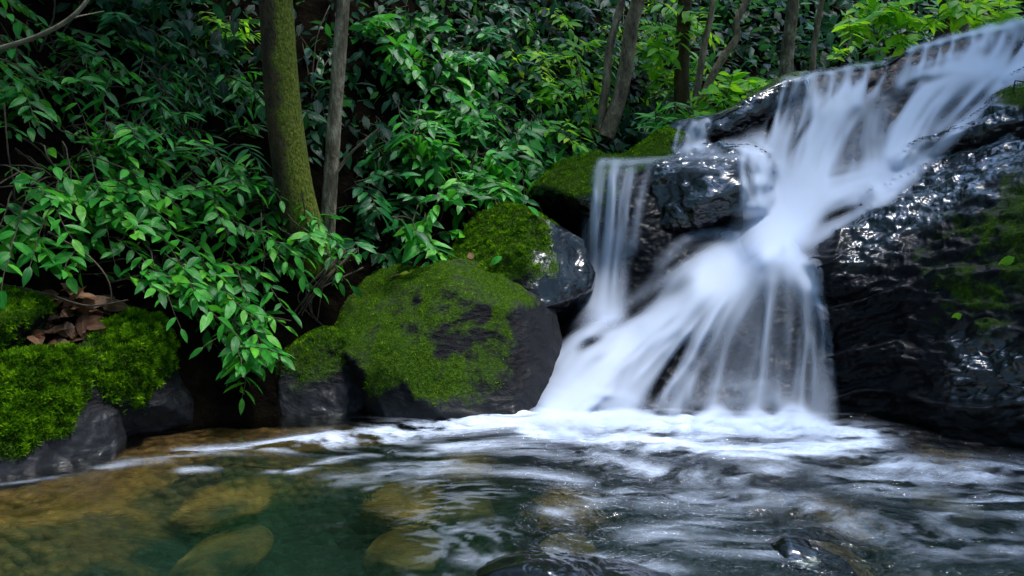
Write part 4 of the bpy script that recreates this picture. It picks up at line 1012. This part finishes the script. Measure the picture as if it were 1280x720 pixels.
def tree(label, pts, D, r0, r1, matl, moss=0.0, top=4.6, crown=0, seed=0, limbs=(), Dtop=None, crad=1.1, bump=0.12):
    w = [P(x, y, D + (0 if Dtop is None else (Dtop - D) * i / (len(pts) - 1))) for i, (x, y) in enumerate(pts)]
    lastd = w[-1] - w[-2]; lastd = lastd / max(lastd[2], 0.05)
    if top > w[-1][2]: w += [w[-1] + lastd * (top - w[-1][2]) * 0.5, w[-1] + lastd * (top - w[-1][2])]
    th = thing('tree', w[0], label, 'tree')
    trunk_mesh('trunk', w, r0, r1, matl, th, moss, seed=seed, bump=bump)
    for i, (pl, a0, a1) in enumerate(limbs):
        trunk_mesh('limb', [P(x, y, D + dz) for x, y, dz in pl], a0, a1, matl, th, 0, ns=8, nseg=30, seed=seed + i + 1)
    if crown:
        r = rs(seed + 900); c = w[-1] + np.array([0, 0, 0.3])
        for i in range(3):
            dv = unit(r.normal(size=3) + np.array([0, 0, 0.6])); trunk_mesh('limb', [w[-1] - np.array([0, 0, 0.4]), w[-1] + dv * 0.4, w[-1] + dv * 0.9], r1 * 0.6, r1 * 0.15, matl, th, 0, ns=6, nseg=14, seed=seed + i)
        cc = c + r.normal(size=(14, 3)) * np.array([crad, crad, 0.4]) * 0.7
        p = np.repeat(cc, crown // 14, 0) + r.normal(size=((crown // 14) * 14, 3)) * 0.28
        p = p[p[:, 2] > (CAMH + 0.36 * p[:, 1])]
        k = len(p)
        leaves('crown', p, r.normal(size=(k, 3)) + np.array([0, 0, -0.5]), np.array([0, 0, 1.0]) + r.normal(size=(k, 3)) * 0.4, r.uniform(0.14, 0.26, k), r.uniform(0.1, 0.8, k), M['leaf_dark'], th, FAR)
    return th


tree('thick trunk covered with olive moss on the left bank', [(392, 345), (380, 290), (367, 230), (357, 160), (350, 80), (345, 0)], 4.55, 0.108, 0.086, M['bark_moss'], 1.25, crown=900, seed=1)
tree('thin pale lichen spotted trunk right of the thick mossy one', [(405, 350), (409, 290), (413, 230), (418, 150), (424, 70), (429, 0)], 4.75, 0.046, 0.036, M['bark_pale'], 0.1, crown=500, seed=2,
     limbs=[([(414, 225, 0), (440, 190, -0.05), (475, 160, -0.1)], 0.012, 0.004)])
tree('brown trunk, the thicker of the twin trunks at top centre', [(757, 172), (772, 130), (783, 80), (790, 30), (798, 0)], 6.9, 0.066, 0.055, M['bark_brown'], 0.15, crown=600, seed=3)
tree('greyer slimmer half of the twin trunks at top centre', [(748, 165), (757, 110), (762, 60), (775, 10), (780, -10)], 6.95, 0.036, 0.030, M['bark_brown'], 0.3, seed=4)
tree('straight tan trunk behind the sunlit sapling', [(853, 150), (852, 110), (853, 60), (856, 0)], 7.4, 0.07, 0.06, M['bark_moss'], 0.2, crown=500, seed=5)
tree('thin forked reddish stem left of the crooked stem', [(868, 150), (872, 110), (880, 60), (890, 10), (888, -10)], 7.2, 0.034, 0.02, M['bark_brown'], 0.0, seed=6, top=4.0)
tree('crooked bare stem bending to the right above the lime bush', [(870, 145), (888, 100), (905, 70), (922, 45), (920, 30), (930, 8), (940, -10)], 7.1, 0.034, 0.028, M['bark_brown'], 0.0, seed=7, top=4.0)
tree('pale straight trunk rising just behind the crest', [(982, 100), (985, 60), (990, 20), (992, -5)], 8.0, 0.062, 0.055, M['bark_pale'], 0.1, crown=500, seed=8)
tree('slim brown stem behind the crest, right of the pale straight trunk', [(1015, 90), (1018, 55), (1024, 20), (1028, -5)], 8.2, 0.03, 0.024, M['bark_brown'], 0.0, seed=9, top=4.2)
tree('dark mossy trunk far back at the upper right', [(1182, 50), (1185, 20), (1188, -10)], 11.0, 0.13, 0.12, M['bark_moss'], 0.8, crown=600, seed=10, top=5.5)
tree('second pale trunk far back at the upper right', [(1203, 45), (1205, 15), (1208, -10)], 11.4, 0.10, 0.09, M['bark_pale'], 0.1, seed=11, top=5.5)

# bare branch across the top left corner, roots and twigs on the bank
o = thing('bare_branch', P(-20, 66, 3.3), 'bare pale branch slanting across the top left corner', 'branch')
trunk_mesh('limb', [P(-20, 66, 3.3), P(40, 48, 3.3), (P(85, 25, 3.32)), P(112, -4, 3.35), P(125, -40, 3.4)], 0.011, 0.008, M['pale_wood'], o, 0, ns=8, nseg=40)
trunk_mesh('twig', [P(85, 25, 3.32), P(100, 20, 3.4), P(130, 14, 3.5)], 0.004, 0.002, M['pale_wood'], o, 0, ns=5, nseg=12)
o = thing('root_tangle', P(395, 415, 4.4), 'tangle of thin bare roots beside the biggest boulder', 'roots')
r = rs(33)
for i in range(9):
    a = (440 + r.uniform(-15, 15), 325 + r.uniform(-15, 15)); b = (385 + r.uniform(-35, 20), 385 + r.uniform(-25, 30)); c = (370 + r.uniform(-20, 50), 430 + r.uniform(-20, 10))
    trunk_mesh('root', [P(*a, 4.45), P((a[0] + b[0]) / 2 - 8, (a[1] + b[1]) / 2, 4.35), P(*b, 4.35), P(*c, 4.4)], 0.006, 0.003, M['root'], o, 0, ns=5, nseg=20, seed=i)
for i, (pts, D, lab) in enumerate([
    ([(60, 290), (110, 320), (135, 350), (140, 380)], 3.6, 'thin curved vine hanging over the leaf litter'),
    ([(5, 130), (10, 190), (18, 240), (15, 290)], 3.9, 'thin vertical vine at the left edge in the dark hollow'),
    ([(0, 355), (60, 368), (110, 382), (160, 375)], 3.55, 'thin fallen twig lying along the leaf litter'),
    ([(300, 330), (305, 380), (312, 430), (300, 470)], 4.25, 'thin vine dropping to the seedling above the water'),
    ([(720, 70), (735, 140), (742, 180), (738, 215)], 6.3, 'orange brown dry frond stalk left of the twin trunks')]):
    o = thing('vine' if 'twig' not in lab else 'twig', P(*pts[0], D), lab, 'vine' if 'twig' not in lab else 'twig')
    trunk_mesh('stem', [P(x, y, D) for x, y in pts], 0.005, 0.003, M['root'], o, 0, ns=6, nseg=30, seed=i)

# ------------------------------------------------------------------ light, camera
W = bpy.data.worlds.new('World'); S.world = W; W.use_nodes = True
nt = W.node_tree; bg = nt.nodes['Background']
sky = nt.nodes.new('ShaderNodeTexSky'); sky.sky_type = 'NISHITA'; sky.sun_disc = False; sky.ozone_density = 3.0; sky.dust_density = 0.3
EL, AZ = math.radians(74), math.radians(80)      # sun high, to the right and behind the fall
sky.sun_elevation = EL; sky.sun_rotation = AZ
nt.links.new(sky.outputs[0], bg.inputs[0]); bg.inputs[1].default_value = 0.12
L = bpy.data.lights.new('sun', 'SUN'); L.energy = 0.9; L.angle = math.radians(14); L.color = (1.0, 0.98, 0.95)
lo = bpy.data.objects.new('sun', L); COL.objects.link(lo)
dv = Vector((math.sin(AZ) * math.cos(EL), math.cos(AZ) * math.cos(EL), math.sin(EL)))
lo.rotation_euler = dv.to_track_quat('Z', 'Y').to_euler(); lo.location = dv * 30

cam = bpy.data.cameras.new('camera'); co = bpy.data.objects.new('camera', cam); COL.objects.link(co)
co.location = (0, 0, CAMH); co.rotation_euler = (math.radians(90), 0, 0)
cam.sensor_width = 36; cam.lens = F / 1280 * 36; cam.shift_y = -(360 - HZ) / 1280
cam.clip_start = 0.05; cam.clip_end = 300
S.camera = co
S.view_settings.view_transform = 'Standard'; S.view_settings.look = 'None'; S.view_settings.gamma = 1.0
S.view_settings.exposure = 2.72
S.cycles.transparent_max_bounces = 24; S.cycles.max_bounces = 8
S.cycles.use_denoising = True
S.cycles.filter_width = 1.5
